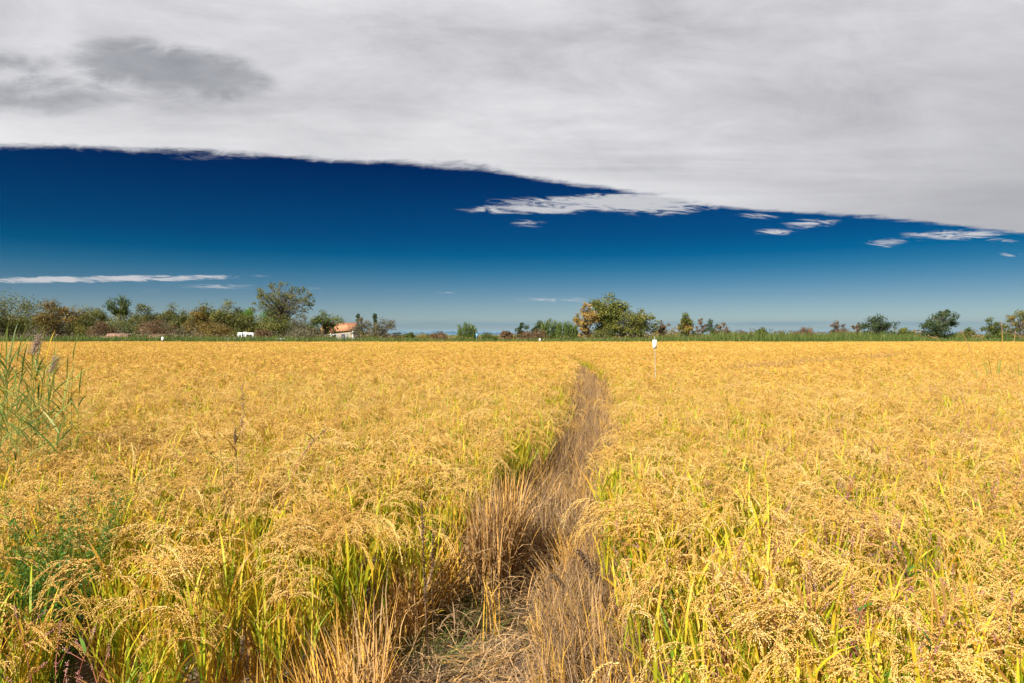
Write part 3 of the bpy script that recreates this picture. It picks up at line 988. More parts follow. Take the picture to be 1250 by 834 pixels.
def make_tree(name, label, cat, px, top, wpx, d, leaf, n=14, per=200, rc=.2, cb=.22, size=.21, lean=0.0, bark=None, shape='round', trunk=1.0, twigs=3, seed=None,
              elong=1.5, fill=2.4, flat=.8):
    global rng
    rng = np.random.default_rng(seed if seed is not None else int(px * 10 + top))
    X = at(px, d)
    H = CAM_H + (HORIZON - top) * d / FPX
    W = wpx / FPX * d
    root = empty(name, (X, d, 0), label, cat, TG)
    if px < 480 and name not in ('poplar_tree', 'pine_tree', 'cypress_tree'):
        W *= 1.22
        cb *= .5
    z0 = cb * H
    zc, rz = (H + z0) / 2, (H - z0) / 2
    rx = W / 2 * 1.12
    RC = rc * W
    # clump centres inside the crown's envelope
    u = unit(rng.normal(0, 1, (n, 3)))
    rr = rng.random(n) ** (1 / fill)
    c = u * rr[:, None]
    if shape == 'cone':
        tz = (c[:, 2] + 1) / 2
        c[:, :2] *= (1.12 - tz)[:, None]
    if shape == 'column':
        c[:, 2] = rng.uniform(-1, 1, n)
    if shape == 'vase':
        tz = (c[:, 2] + 1) / 2
        c[:, :2] *= (.45 + .7 * tz)[:, None]
    rel_r = rng.uniform(.7, 1.25, n)
    cr = RC * rel_r
    cen = np.stack([c[:, 0] * np.maximum(rx - RC * .8, RC * .3), c[:, 1] * np.maximum(rx - RC * .8, RC * .3), zc + c[:, 2] * np.maximum(rz - RC * .6, .1)], -1)
    cen[0] = (rng.normal(0, .15) * rx, rng.normal(0, .15) * rx, H - RC * .7)
    cen[:, 0] += lean * W * np.clip(cen[:, 2] / H, 0, 1.2) ** 1.4
    # trunk and limbs
    tb = MB()
    zt = z0 + (H - z0) * .45
    tw = max(.05, H * .022) * trunk
    kx = np.linspace(0, 1, 6)
    tp = np.stack([lean * W * .6 * (kx * zt / H) ** 1.4 + rng.normal(0, .04 * H * .15, 6) * kx, rng.normal(0, .01 * H, 6) * kx, -.1 + kx * (zt + .1)], -1)
    tb.tubes(tp[None], (tw * (1.15 - .75 * kx))[None], rng.uniform(.2, .9, (1, 6)), 0, 7)
    st = rng.uniform(.45, 1.0, n)
    s0 = np.stack([np.interp(st, kx, tp[:, i]) for i in range(3)], -1)
    t4 = np.linspace(0, 1, 5)[None, :, None]
    midp = (s0 + cen) / 2 + np.stack([rng.normal(0, .05 * W, n), rng.normal(0, .05 * W, n), rng.uniform(-.02, .09, n) * H], -1)
    lp = s0[:, None] * (1 - t4) ** 2 + midp[:, None] * 2 * t4 * (1 - t4) + cen[:, None] * t4 ** 2
    tb.tubes(lp, tw * np.array([.5, .38, .28, .18, .08])[None] * rng.uniform(.7, 1.1, (n, 1)), rng.uniform(.1, .9, (n, 1)), 0, 4)
    if twigs:
        m = n * twigs
        e = np.repeat(cen, twigs, 0); r_ = np.repeat(cr, twigs)[:, None]
        dirn = unit(rng.normal(0, 1, (m, 3)) + np.array([0, 0, .5]))
        b = np.repeat(lp[:, 3], twigs, 0)
        tip = e + dirn * r_ * rng.uniform(.8, 1.25, (m, 1))
        tpth = np.stack([b, (b + tip) / 2 + rng.normal(0, .08, (m, 3)) * r_, tip], 1)
        tb.tubes(tpth, (tw * .12 + .012) * np.array([1, .7, .25])[None], rng.uniform(.1, .9, (m, 1)), 0, 3)
    tb.build('trunk', bark or M_BARK, root)
    # foliage
    if per > 0:
        lb = MB()
        m = n * per
        e = np.repeat(cen, per, 0); r_ = np.repeat(cr, per)[:, None]
        dirn = unit(rng.normal(0, 1, (m, 3)))
        rad = rng.random((m, 1)) ** (1 / 2.2) * rng.uniform(.75, 1.12, (m, 1))
        off = dirn * rad * r_ * np.array([1, 1, flat])
        p = e + off
        ct = np.repeat(np.clip(rng.normal(.48, .17, n), 0, 1), per)
        tone = np.clip(ct + rng.normal(0, .17, m), 0, 1)
        nrm = unit(dirn + rng.normal(0, .7, (m, 3)) + np.array([0, 0, .35]))
        ld = unit(np.cross(nrm, rng.normal(0, 1, (m, 3))) + dirn * .3)
        L = rng.uniform(.6, 1.3, m) * size * elong ** .5
        ok = p[:, 2] > .15
        lb.kites(p[ok], ld[ok], nrm[ok], L[ok], (L / elong * rng.uniform(.7, 1.1, m))[ok], tone[ok])
        lb.build('crown', M_LEAF[leaf], root)
    return root


def cane_clump(label, px, top, wpx, d, leaf='cane', n=90, seed=1):
    global rng
    rng = np.random.default_rng(seed)
    H = CAM_H + (HORIZON - top) * d / FPX
    W = wpx / FPX * d
    root = empty('giant_cane', (at(px, d), d, 0), label, 'cane', TG)
    b = np.stack([rng.uniform(-W / 2, W / 2, n), rng.uniform(-1, 1, n), np.zeros(n)], -1)
    h = H * rng.uniform(.68, 1.0, n) * (1 - .25 * (np.abs(b[:, 0]) / (W / 2)) ** 2)
    tb = MB()
    az = rng.uniform(0, 6.283, n); ln = np.abs(rng.normal(0, .06, n))
    sp = stem_path(n, 4, b[:, :2], az, ln, h, np.full(n, .03))
    tb.tubes(sp, np.array([.03, .026, .02, .008])[None], rng.random((n, 1)), 0, 3)
    tb.build('stem', M_LEAF['cane'], root)
    lb = MB()
    per = 16
    f = rng.uniform(.25, 1.0, (n, per))
    base = np.stack([np.stack([np.interp(f[i], np.linspace(0, 1, 4), sp[i, :, j]) for j in range(3)], -1) for i in range(n)]).reshape(-1, 3)
    m = len(base)
    a0 = rng.uniform(.1, .6, m); t0 = np.clip(rng.normal(.45, .22, m), 0, 1)
    blades(lb, base, rng.uniform(0, 6.283, m), a0, a0 + rng.uniform(.3, 1.2, m), rng.uniform(.5, 1.0, m), rng.uniform(.07, .13, m), t0, t0, 4)
    lb.build('foliage', M_LEAF[leaf], root)
    return root


T = make_tree
FE = dict(elong=2.4, size=.24, rc=.16, n=38, per=210, twigs=3, cb=.1)         # feathery crowns
BU = dict(cb=.05, n=14, per=210, rc=.24, trunk=.6, elong=1.8)           # low bushes
BARE = dict(cb=.06, n=26, per=36, rc=.14, twigs=7, trunk=.5, elong=1.6, fill=1.9, size=.22)
# left wood, from the left edge of the photograph
T('broadleaf_tree', 'olive green feathery tree behind the tall reeds at the far left edge', 'tree', 10, 355, 72, 124, 'olive', **FE)
T('broadleaf_tree', 'ochre tree with dark forked trunk, second tree from the left edge', 'tree', 70, 364, 56, 127, 'ochre', cb=.26, n=30, per=150, rc=.16, elong=2.4, size=.28, twigs=5, trunk=1.3)
T('broadleaf_tree', 'olive tree between the ochre forked tree and the round pine', 'tree', 112, 373, 40, 142, 'olive', **FE)
T('shrub', 'dark olive bush right of the ochre forked tree', 'shrub', 100, 385, 34, 128, 'olive', **BU)
T('pine_tree', 'pine with dense rounded dark crown rising above the left wood', 'tree', 147, 360, 34, 156, 'green', cb=.5, n=16, per=210, rc=.2, size=.26, fill=2.8, trunk=1.2)
T('broadleaf_tree', 'olive tree with loose top just right of the round pine', 'tree', 179, 369, 36, 150, 'olive', **FE)
T('shrub', 'green leafy bush low in front of the round pine', 'shrub', 147, 383, 40, 132, 'green', **BU)
T('shrub', 'brown rusty bush standing above the first salmon roof', 'shrub', 122, 391, 34, 124, 'rust', **BU)
T('tamarisk_bush', 'rusty red bush above the second salmon roof by the white marker', 'shrub', 192, 387, 46, 122, 'rust', cb=.12, n=24, per=90, rc=.16, twigs=5, elong=2.4, trunk=.6)
T('broadleaf_tree', 'slim olive tree with pointed top behind the rusty red bush', 'tree', 207, 370, 26, 152, 'olive', cb=.3, n=16, per=150, rc=.22, elong=2.2, size=.28)
T('broadleaf_tree', 'low round olive tree right of the rusty red bush', 'tree', 226, 377, 40, 138, 'olive', **FE)
T('broadleaf_tree', 'brown tinged olive tree left of the largest tree of the wood', 'tree', 246, 373, 34, 134, 'ochre', **FE)
T('broadleaf_tree', 'large domed olive tree left of the white motorhome', 'tree', 272, 365, 56, 136, 'olive', cb=.22, n=32, per=190, rc=.15, elong=2.4, size=.3)
T('shrub', 'yellowish olive bush under the large domed tree beside the parked car', 'shrub', 262, 388, 44, 126, 'ochre', **BU)
T('pine_tree', 'bright green pine crown half hidden behind the motorhome trees', 'tree', 304, 375, 30, 178, 'bright', cb=.4, n=12, per=200, rc=.24, size=.28)
T('pine_tree', 'bright green pine crown at the foot of the tall poplar', 'tree', 334, 373, 40, 172, 'bright', cb=.4, n=14, per=210, rc=.22, size=.28)
T('poplar_tree', 'tall airy poplar, the highest tree of the left wood, with gaps of sky', 'tree', 345, 343, 78, 166, 'olive', cb=.28, n=140, per=30, rc=.066, twigs=3, elong=1.2, size=.34, fill=2.6, trunk=.6)
T('broadleaf_tree', 'spreading olive tree right above the white motorhome', 'tree', 306, 383, 40, 150, 'olive', cb=.42, n=20, per=150, rc=.17, elong=2.4, size=.28)
T('broadleaf_tree', 'pale olive tree in front of the poplar trunk', 'tree', 340, 387, 40, 134, 'olive', **FE)
T('broadleaf_tree', 'thin grey half bare tree right of the poplar trunk', 'tree', 372, 384, 32, 136, 'greyed', cb=.15, n=26, per=70, rc=.13, twigs=7, elong=1.8)
T('broadleaf_tree', 'dark green ragged tree leaning over the orange tiled roof', 'tree', 396, 378, 42, 138, 'green', cb=.3, n=34, per=72, rc=.12, twigs=4, elong=1.8, size=.28, lean=.08)
T('shrub', 'dark brown bush right of the white motorhome', 'shrub', 323, 401, 26, 126, 'rust', **BU)
T('shrub', 'grey brown brushwood bush left of the tiled house', 'shrub', 366, 399, 34, 124, 'greyed', **BU)
T('cypress_tree', 'thin dark cypress right beside the tiled house', 'tree', 437, 383, 6, 176, 'dark', cb=.05, n=40, per=70, rc=.34, shape='column', twigs=0, fill=1.4, size=.3)
T('broadleaf_tree', 'small half bare tree between the house and the second cypress', 'tree', 440, 386, 24, 150, 'greyed', cb=.14, n=28, per=60, rc=.14, twigs=6, size=.24)
T('cypress_tree', 'thin dark cypress rising from the bare tree at the end of the left wood', 'tree', 458, 383, 6, 176, 'dark', cb=.05, n=40, per=70, rc=.34, shape='column', twigs=0, fill=1.4, size=.3)
T('broadleaf_tree', 'spreading half bare tree at the right end of the left wood', 'tree', 466, 387, 40, 142, 'greyed', cb=.1, n=40, per=60, rc=.12, twigs=6, size=.24)
# the open middle
T('shrub', 'small dark green bush before the mountains, left one', 'shrub', 501, 405, 16, 150, 'green', **BU)
T('shrub', 'flat brownish hedge bush right of the half bare tree', 'shrub', 487, 408, 30, 160, 'olive', **BU)
T('shrub', 'reddish brown round bush before the mountains', 'shrub', 537, 404, 26, 140, 'rust', **BU)
T('shrub', 'flat olive bush between the dark green and the reddish one', 'shrub', 519, 409, 30, 170, 'olive', **BU)
cane_clump('bright green fan shaped clump of giant cane standing alone', 570, 395, 24, 124, n=60, seed=2)
T('shrub', 'flat green bush right beside the blue sign', 'shrub', 596, 406, 30, 136, 'green', **BU)
T('shrub', 'low reddish shrub left of the first small dark tree', 'shrub', 618, 403, 18, 136, 'rust', **BU)
T('broadleaf_tree', 'small dark green tree leaning right, left of the reddish bush', 'tree', 634, 393, 18, 134, 'dark', cb=.3, n=12, per=150, rc=.22, lean=.25)
T('broadleaf_tree', 'small dark green tree just left of the tall cane thicket', 'tree', 655, 391, 18, 138, 'dark', cb=.2, n=12, per=150, rc=.24, lean=.2)
T('shrub', 'reddish brown bush in front of the tall cane thicket', 'shrub', 652, 402, 44, 124, 'rust', **BU)
cane_clump('left half of the tall bright green cane thicket', 672, 390, 26, 132, n=80, seed=3)
cane_clump('right half of the tall bright green cane thicket beside the orange tree', 692, 393, 26, 130, n=80, seed=4)
# the group around the big round tree
T('broadleaf_tree', 'tree with orange yellow autumn leaves left of the big green tree', 'tree', 715, 368, 32, 126, 'orange', cb=.12, n=80, per=46, rc=.125, elong=1.3, size=.21, twigs=4)
T('broadleaf_tree', 'tall dense green tree, the highest right of the path', 'tree', 741, 357, 58, 130, 'broad', cb=.03, n=70, per=110, rc=.14, elong=1.5, size=.32, shape='round')
T('broadleaf_tree', 'wide green tree with thin lower crown right of the tall dense one', 'tree', 774, 373, 62, 127, 'broad', cb=.03, n=80, per=62, rc=.12, elong=1.5, size=.3, twigs=4)
T('shrub', 'olive bush at the foot of the big green tree', 'shrub', 735, 401, 40, 122, 'olive', **BU)
T('shrub', 'leafless reddish shrub right of the big tree group', 'shrub', 809, 391, 22, 128, 'rust', **BARE)
T('broadleaf_tree', 'small green and orange tree standing right of the white sign', 'tree', 838, 381, 36, 126, 'turning', cb=.08, n=30, per=80, rc=.14, size=.28, shape='cone')
T('shrub', 'thin brown shrub touching the green and orange tree', 'shrub', 857, 388, 16, 130, 'rust', **BARE)
T('shrub', 'blue green round shrub between two bare brown ones', 'shrub', 868, 389, 18, 134, 'dark', cb=.1, n=14, per=90, rc=.2)
T('shrub', 'bare brown shrub with drooping twigs right of the blue green one', 'shrub', 882, 393, 22, 128, 'rust', **BARE)
# right side
T('shrub', 'long low brown thicket right of the bare shrubs', 'shrub', 905, 402, 30, 140, 'rust', **BARE)
T('shrub', 'small dome shaped dark green bush above the bright reeds', 'shrub', 929, 400, 18, 132, 'green', **BU)
T('shrub', 'low brown thicket right of the dome shaped bush', 'shrub', 953, 403, 24, 140, 'rust', **BARE)
T('shrub', 'wide reddish thicket left of the blue hills', 'shrub', 981, 398, 36, 132, 'rust', cb=.06, n=30, per=60, rc=.14, twigs=6, trunk=.5)
T('shrub', 'rounded red brown bush right of the blue hills', 'shrub', 1022, 391, 30, 132, 'rust', cb=.06, n=30, per=70, rc=.14, twigs=6, trunk=.5)
T('shrub', 'thin brown shrub at the left foot of the large grey green bush', 'shrub', 1046, 393, 16, 130, 'rust', **BARE)
T('broadleaf_tree', 'large grey green spreading bush left of the windswept tree', 'tree', 1073, 384, 52, 130, 'dark', cb=.06, n=40, per=90, rc=.13, size=.27, elong=2.2, twigs=4)
T('shrub', 'low green bush between the grey green bush and the windswept tree', 'shrub', 1105, 399, 20, 130, 'green', **BU)
T('broadleaf_tree', 'dark windswept tree leaning to the right', 'tree', 1134, 377, 40, 126, 'dark', cb=.08, n=40, per=100, rc=.14, size=.27, elong=2.6, lean=.62, twigs=4)
T('shrub', 'low dark green bush under the leaning side of the windswept tree', 'shrub', 1163, 404, 32, 128, 'dark', **BU)
T('broadleaf_tree', 'small flat topped green tree right of the windswept tree', 'tree', 1181, 400, 18, 142, 'green', cb=.3, n=10, per=150, rc=.24)
T('broadleaf_tree', 'green open tree left of the last tree at the right edge', 'tree', 1211, 387, 30, 128, 'green', cb=.2, n=28, per=80, rc=.15, twigs=4)
T('broadleaf_tree', 'green and ochre tree at the right edge of the photograph', 'tree', 1246, 377, 40, 130, 'turning', cb=.2, n=36, per=90, rc=.14, twigs=4)
T('shrub', 'low green bush under the last two trees at the right edge', 'shrub', 1222, 404, 36, 122, 'green', **BU)
T('reed_mound', 'round grassy mound of brambles left of the windswept tree foot', 'shrub', 1110, 406, 30, 118, 'green', cb=.02, n=14, per=200, rc=.2, elong=2.6, trunk=.4)
T('reed_mound', 'round grassy mound of brambles behind the tall dry stalks', 'shrub', 1173, 407, 34, 118, 'green', cb=.02, n=14, per=200, rc=.2, elong=2.6, trunk=.4)
T('reed_mound', 'round grassy mound below the fan shaped cane', 'shrub', 566, 409, 34, 118, 'green', cb=.02, n=14, per=200, rc=.2, elong=2.6, trunk=.4)
T('reed_mound', 'round grassy mound below the cane thicket', 'shrub', 688, 409, 30, 118, 'green', cb=.02, n=14, per=200, rc=.2, elong=2.6, trunk=.4)



def thicket(name, label, x0, x1, y0, y1, hfun, leaf, n, seed, cat):
    """low distant growth that reads as one mass"""
    global rng
    rng = np.random.default_rng(seed)
    nc = n // 90
    cpx = rng.uniform(x0, x1, nc); cy = rng.uniform(y0, y1, nc)
    hh = hfun(cpx) * rng.uniform(.45, 1.0, nc)
    cx = (cpx - 625) / FPX * cy
    r_ = rng.uniform(.7, 1.5, nc)
    k = np.repeat(np.arange(nc), 90); m = len(k)
    dirn = unit(rng.normal(0, 1, (m, 3)))
    f = rng.random(m) ** .8
    p = np.stack([cx[k] + dirn[:, 0] * r_[k], cy[k] + dirn[:, 1] * r_[k], hh[k] * (1 - .8 * f) + dirn[:, 2] * r_[k] * .6], -1)
    p[:, 2] = np.clip(p[:, 2], .1, hh[k] * 1.02)
    tone = np.clip(rng.normal(.45, .2, nc)[k] + rng.normal(0, .15, m), 0, 1)
    lb = MB()
    lb.kites(p, unit(rng.normal(0, 1, (m, 3)) + np.array([0, 0, .6])), unit(dirn + rng.normal(0, .6, (m, 3))), rng.uniform(.3, .6, m), rng.uniform(.14, .26, m), tone)
    tag(lb.build(name, M_LEAF[leaf]), label, cat, kind='stuff')


HF = lambda a, b: (lambda c: CAM_H + (HORIZON - np.interp(c, a, b)) * 158 / FPX)
thicket('woodland', 'dense olive undergrowth of the wood filling the gaps behind the left trees', -330, 402, 150, 170,
        HF([-80, 60, 120, 200, 290, 380, 402], [372, 380, 382, 382, 381, 391, 404]), 'olive', 110000, 61, 'undergrowth')
thicket('brown_undergrowth', 'brown brushwood at the foot of the left wood', -330, 400, 128, 146,
        HF([-80, 60, 120, 200, 276, 284, 318, 326, 380, 396, 402], [392, 396, 398, 397, 397, 412, 412, 399, 400, 411, 412]), 'greyed', 46000, 62, 'undergrowth')
thicket('scrub', 'low brown and olive scrub along the horizon behind the reeds', 440, 1560, 138, 175,
        HF([440, 480, 560, 620, 700, 800, 900, 1000, 1100, 1200, 1330], [404, 407, 407.5, 407, 403, 401, 402, 403.5, 402, 402, 398]), 'ochre', 52000, 63, 'scrub')

# ------------------------------------------------------------------ tiled house
M_PLASTER = plain('plaster', (0.36, 0.30, 0.225), 0.9, 0.12, 1.5)
M_WHITE = plain('white paint', (0.78, 0.78, 0.76), 0.5, 0.06, 2.0)
M_DOOR = plain('blue door paint', (0.02, 0.03, 0.08), 0.5, 0.1)
M_GLASS = plain('window glass', (0.03, 0.04, 0.05), 0.1, 0.1, spec=0.6)
M_SHUTTER = plain('grey shutter', (0.17, 0.21, 0.19), 0.6, 0.1)
M_RUBBER = plain('rubber', (0.02, 0.02, 0.02), 0.8, 0.1)
M_RIM = plain('wheel rim', (0.4, 0.4, 0.41), 0.35, 0.05, metallic=0.8)


def tile_material(name, a, b):
    m = bpy.data.materials.new(name); m.use_nodes = True
    t = NT(m.node_tree); bs = m.node_tree.nodes['Principled BSDF']
    pos = t.n('ShaderNodeTexCoord').outputs['Object']
    nz = t.noise(pos, 2.2, 6, 0.7)
    t.put(bs.inputs['Base Color'], t.ramp(nz, [(0.3, a), (0.7, b)]))
    bs.inputs['Roughness'].default_value = 0.85
    wv = t.n('ShaderNodeTexWave', wave_type='BANDS', bands_direction='X'); wv.inputs['Scale'].default_value = 1.6
    t.put(wv.inputs['Vector'], pos)
    bp = t.n('ShaderNodeBump'); bp.inputs['Strength'].default_value = .8; bp.inputs['Distance'].default_value = .08
    t.put(bp.inputs['Height'], wv.outputs['Fac']); t.put(bs.inputs['Normal'], bp.outputs[0])
    return m


M_TILE = tile_material('roof tiles', (0.40, 0.16, 0.075), (0.56, 0.27, 0.13))
M_TILE2 = tile_material('salmon roof tiles', (0.38, 0.18, 0.13), (0.52, 0.27, 0.20))


def prism(mb, quad, thick, mat=0):
    q = np.array(quad, float)
    nrm = np.cross(q[1] - q[0], q[3] - q[0]); nrm /= np.linalg.norm(nrm)
    lo = q - nrm * thick
    v = np.concatenate([q, lo])
    mb.add(v, [(0, 1, 2, 3), (7, 6, 5, 4), (0, 4, 5, 1), (1, 5, 6, 2), (2, 6, 7, 3), (3, 7, 4, 0)], .5, mat)


HD = 158.0
hx0, hx1 = at(392, HD), at(431.5, HD)
HW = hx1 - hx0
house = empty('tiled_house', ((hx0 + hx1) / 2, HD, 0), 'small plastered house with an orange tiled roof half hidden by a tree', 'house')
mb = MB()
hh = HW / 2
zl, zr, zrg = 2.55, 3.25, 4.9
v = [(-hh, 0, 0), (hh, 0, 0), (hh, 5, 0), (-hh, 5, 0), (-hh, 0, zl), (hh, 0, zr), (hh, 5, zr), (-hh, 5, zl), (-hh, 2.5, zrg - .25), (hh, 2.5, zrg - .25)]
mb.add(v, [(0, 1, 5, 4), (2, 3, 7, 6)])
mb.add(v, [(1, 2, 9), (2, 6, 9), (1, 9, 5), (3, 0, 8), (0, 4, 8), (3, 8, 7)])
mb.build('wall', M_PLASTER, house)
mb = MB()
prism(mb, [(-hh - .3, -.45, zl - .12), (hh + .25, -.35, zr - .1), (hh + .25, 2.5, zrg), (-hh - .3, 2.5, zrg)], .14)
prism(mb, [(hh + .25, 5.4, zr - .1), (-hh - .3, 5.4, zl - .12), (-hh - .3, 2.502, zrg), (hh + .25, 2.502, zrg)], .14)
rf = mb.build('roof', M_TILE, house)
mb = MB(); mb.box((hh - .2, -.14, 0), (hh + .02, -.003, zr - .2)); mb.build('corner_pier', M_WHITE, house)
mb = MB(); mb.box((-hh + 2.5, -1.5, 0), (-hh + 2.85, -.5, 2.3)); mb.build('garden_pillar', M_WHITE, house)
mb = MB(); mb.box((.95, -.05, 0), (1.75, -.003, 2.15)); dr = mb.build('door', M_DOOR, house)
mb = MB(); mb.box((1.62, -.09, 1.0), (1.68, -.052, 1.1)); mb.build('handle', M_RIM, dr)
mb = MB(); mb.box((1.95, -.05, .9), (2.55, -.003, 2.2)); mb.build('shutter', M_SHUTTER, house)
wn_ = MB(); wn_.box((-.9, -.04, 1.0), (-.1, -.003, 2.1)); wi = wn_.build('window', M_GLASS, house)
fr = MB()
for lo, hi in (((-.98, -.07, .92), (-.9, -.004, 2.18)), ((-.1, -.07, .92), (-.02, -.004, 2.18)), ((-.9, -.07, .92), (-.1, -.004, 1.0)), ((-.9, -.07, 2.1), (-.1, -.004, 2.18))):
    fr.box(lo, hi)
fr.build('frame', M_WHITE, wi)


def shed(label, px, d, wpx, ztop):
    W = wpx / FPX * d / 2
    r_ = empty('garden_shed', (at(px, d), d, 0), label, 'shed')
    mb = MB(); mb.box((-W, 0, 0), (W, 3.5, ztop - .75)); mb.build('wall', M_PLASTER, r_)
    mb = MB()
    prism(mb, [(-W - .25, -.3, ztop - .75), (W + .25, -.3, ztop - .75), (W + .25, 1.75, ztop), (-W - .25, 1.75, ztop)], .12)
    prism(mb, [(W + .25, 3.8, ztop - .75), (-W - .25, 3.8, ztop - .75), (-W - .25, 1.752, ztop), (W + .25, 1.752, ztop)], .12)
    mb.build('roof', M_TILE2, r_)
    mb = MB(); mb.box((-.45, -.05, 0), (.45, -.003, ztop - .95)); mb.build('door', M_SHUTTER, r_)


shed('low shed with salmon tiled roof left of the round pine', 139, 119.5, 22, 2.28)
shed('low shed with salmon tiled roof under the rusty red bush', 188, 119.0, 14, 2.2)


# ------------------------------------------------------------------ vehicles
def bevelled(mb, prof, y0, y1, inset=.05, mat=0):
    """extrude an x-z outline along y with a small inset at both ends"""
    p = np.array(prof, float); n = len(p)
    c = p.mean(0)
    sm = c + (p - c) * (1 - inset)
    rings = [np.stack([q[:, 0], np.full(n, y), q[:, 1]], -1) for q, y in ((sm, y0), (p, y0 + inset), (p, y1 - inset), (sm, y1))]
    v = np.concatenate(rings)
    f = []
    for k in range(3):
        for i in range(n):
            j = (i + 1) % n
            f.append((k * n + i, k * n + j, (k + 1) * n + j, (k + 1) * n + i))
    mb.add(v, f, .5, mat)
    for k in (0, 3):
        cc = np.concatenate([v[k * n:(k + 1) * n], v[k * n:(k + 1) * n].mean(0)[None]])
        mb.add(cc, [((i + 1) % n, i, n) if k == 0 else (i, (i + 1) % n, n) for i in range(n)], .5, mat)


def wheel(x, y, r, parent):
    a = np.linspace(0, 2 * math.pi, 21)[:-1]

    def disc(r_, y0, y1):
        mb = MB()
        ring = lambda yy, rr: np.stack([x + np.cos(a) * rr, np.full(20, yy), r + np.sin(a) * rr], -1)
        v = np.concatenate([ring(y0, r_), ring(y1, r_), [[x, y0, r]], [[x, y1, r]]])
        f = [(i, (i + 1) % 20, 20 + (i + 1) % 20, 20 + i) for i in range(20)]
        mb.add(v, f)
        mb.add(v, [((i + 1) % 20, i, 40) for i in range(20)] + [(20 + i, 20 + (i + 1) % 20, 41) for i in range(20)])
        return mb
    wt_ = disc(r, y, y + .2).build('wheel', M_RUBBER, parent)
    disc(r * .6, y - .012, y + .1).build('rim', M_RIM, wt_)


MD = 146.0
mh = empty('motorhome', (at(301.5, MD), MD, 0), 'white motorhome parked under the trees behind the reeds', 'motorhome', rz=R(4))
mh.scale = (.88, .88, .85)
mb = MB()
bevelled(mb, [(-1.9, .5), (1.75, .5), (1.95, .9), (1.95, 1.5), (1.75, 1.75), (2.0, 2.1), (1.95, 2.75), (1.7, 2.95), (-1.7, 2.98), (-1.9, 2.8)], -1.05, 1.05, .07)
mb.build('body', M_WHITE, mh)
for (x0, x1, z0, z1) in ((-1.45, -1.05, 1.5, 2.35), (-.85, -.45, 1.2, 2.4), (.35, 1.5, 1.75, 2.45)):
    mb = MB(); mb.box((x0, -1.075, z0), (x1, -1.047, z1)); wdw = mb.build('window', M_GLASS, mh)
    mb = MB()
    for lo, hi in (((x0 - .05, -1.085, z0 - .05), (x0, -1.05, z1 + .05)), ((x1, -1.085, z0 - .05), (x1 + .05, -1.05, z1 + .05)),
                   ((x0, -1.085, z0 - .05), (x1, -1.05, z0)), ((x0, -1.085, z1), (x1, -1.05, z1 + .05))):
        mb.box(lo, hi)
    mb.build('frame', M_WHITE, wdw)
mb = MB(); mb.box((-.3, -1.07, .6), (.2, -1.046, 2.5)); dr = mb.build('door', plain('door panel', (.68, .68, .67)), mh)
mb = MB(); mb.box((.1, -1.10, 1.4), (.16, -1.072, 1.55)); mb.build('handle', M_RUBBER, dr)
mb = MB(); mb.box((-.6, -.3, 2.97), (.1, .3, 3.08)); mb.build('roof_hatch', M_WHITE, mh)
for x in (-1.15, 1.25):
    for y in (-1.0, .8):
        wheel(x, y, .36, mh)


def car(label, px, d, paint, rz):
    r_ = empty('parked_car', (at(px, d), d, 0), label, 'car', rz=rz)
    mb = MB()
    bevelled(mb, [(-2.0, .32), (2.0, .32), (2.08, .6), (1.95, .86), (1.0, .98), (.45, 1.42), (-1.1, 1.46), (-1.75, 1.02), (-2.02, .92), (-2.08, .6)], -.85, .85, .08)
    mb.build('body', paint, r_)
    for s in (-1, 1):
        mb = MB()
        y0, y1 = (-.865, -.847) if s < 0 else (.847, .865)
        mb.add([(-1.45, y0, 1.0), (.85, y0, 1.0), (.42, y0, 1.36), (-1.05, y0, 1.39), (-1.45, y1, 1.0), (.85, y1, 1.0), (.42, y1, 1.36), (-1.05, y1, 1.39)],
               [(0, 1, 2, 3), (7, 6, 5, 4), (0, 4, 5, 1), (1, 5, 6, 2), (2, 6, 7, 3), (3, 7, 4, 0)])
        mb.build('window', M_GLASS, r_)
        mb = MB(); mb.box((2.02, s * .55 - .16, .62), (2.1, s * .55 + .16, .78)); mb.build('headlight', M_WHITE, r_)
    for x in (-1.25, 1.3):
        for y in (-.88, .68):
            wheel(x, y, .31, r_)
    return r_


car('pale parked car half hidden left of the motorhome', 283, 118.4, plain('pale blue paint', (.42, .47, .53), .3, .05), R(75))
car('white parked car half hidden under the trees left of the tiled house', 346.5, 118.6, plain('car white', (.72, .74, .78), .3, .05), R(80))

# ------------------------------------------------------------------ signs and markers
M_POST = plain('galvanised post', (0.42, 0.40, 0.34), 0.5, 0.15, 8.0)
M_SIGN = plain('sign plate', (0.80, 0.80, 0.78), 0.4, 0.04, 6.0)
M_MARK = plain('grey print', (0.42, 0.43, 0.42), 0.5, 0.15, 20.0)
M_MARK2 = plain('pale green print', (0.60, 0.68, 0.60), 0.5, 0.15, 20.0)
SD = 16.4
sg = empty('field_sign', (at(799, SD), SD, 0), 'small white sign plate on a thin post in the rice right of the path', 'sign', rz=R(-6))
mb = MB()
mb.tubes(np.array([[(0.035, .012, -.05), (.02, .012, 1.0), (0, .012, 1.965)]]), np.array([[.0075, .0075, .0075]]), .5, 0, 8)
mb.build('post', M_POST, sg)
zt_, zb_ = CAM_H - 6 / FPX * SD, CAM_H - 16.6 / FPX * SD
mb = MB(); mb.box((-.047, -.012, zb_), (.047, -.002, zt_)); pl = mb.build('plate', M_SIGN, sg)
mb = MB(); mb.box((-.008, -.0155, zt_ - .10), (.012, -.0125, zt_ - .008)); mb.build('mark', M_MARK, pl)
mb = MB(); mb.box((-.022, -.0155, zb_ + .022), (.024, -.0125, zb_ + .06)); mb.build('mark', M_MARK2, pl)


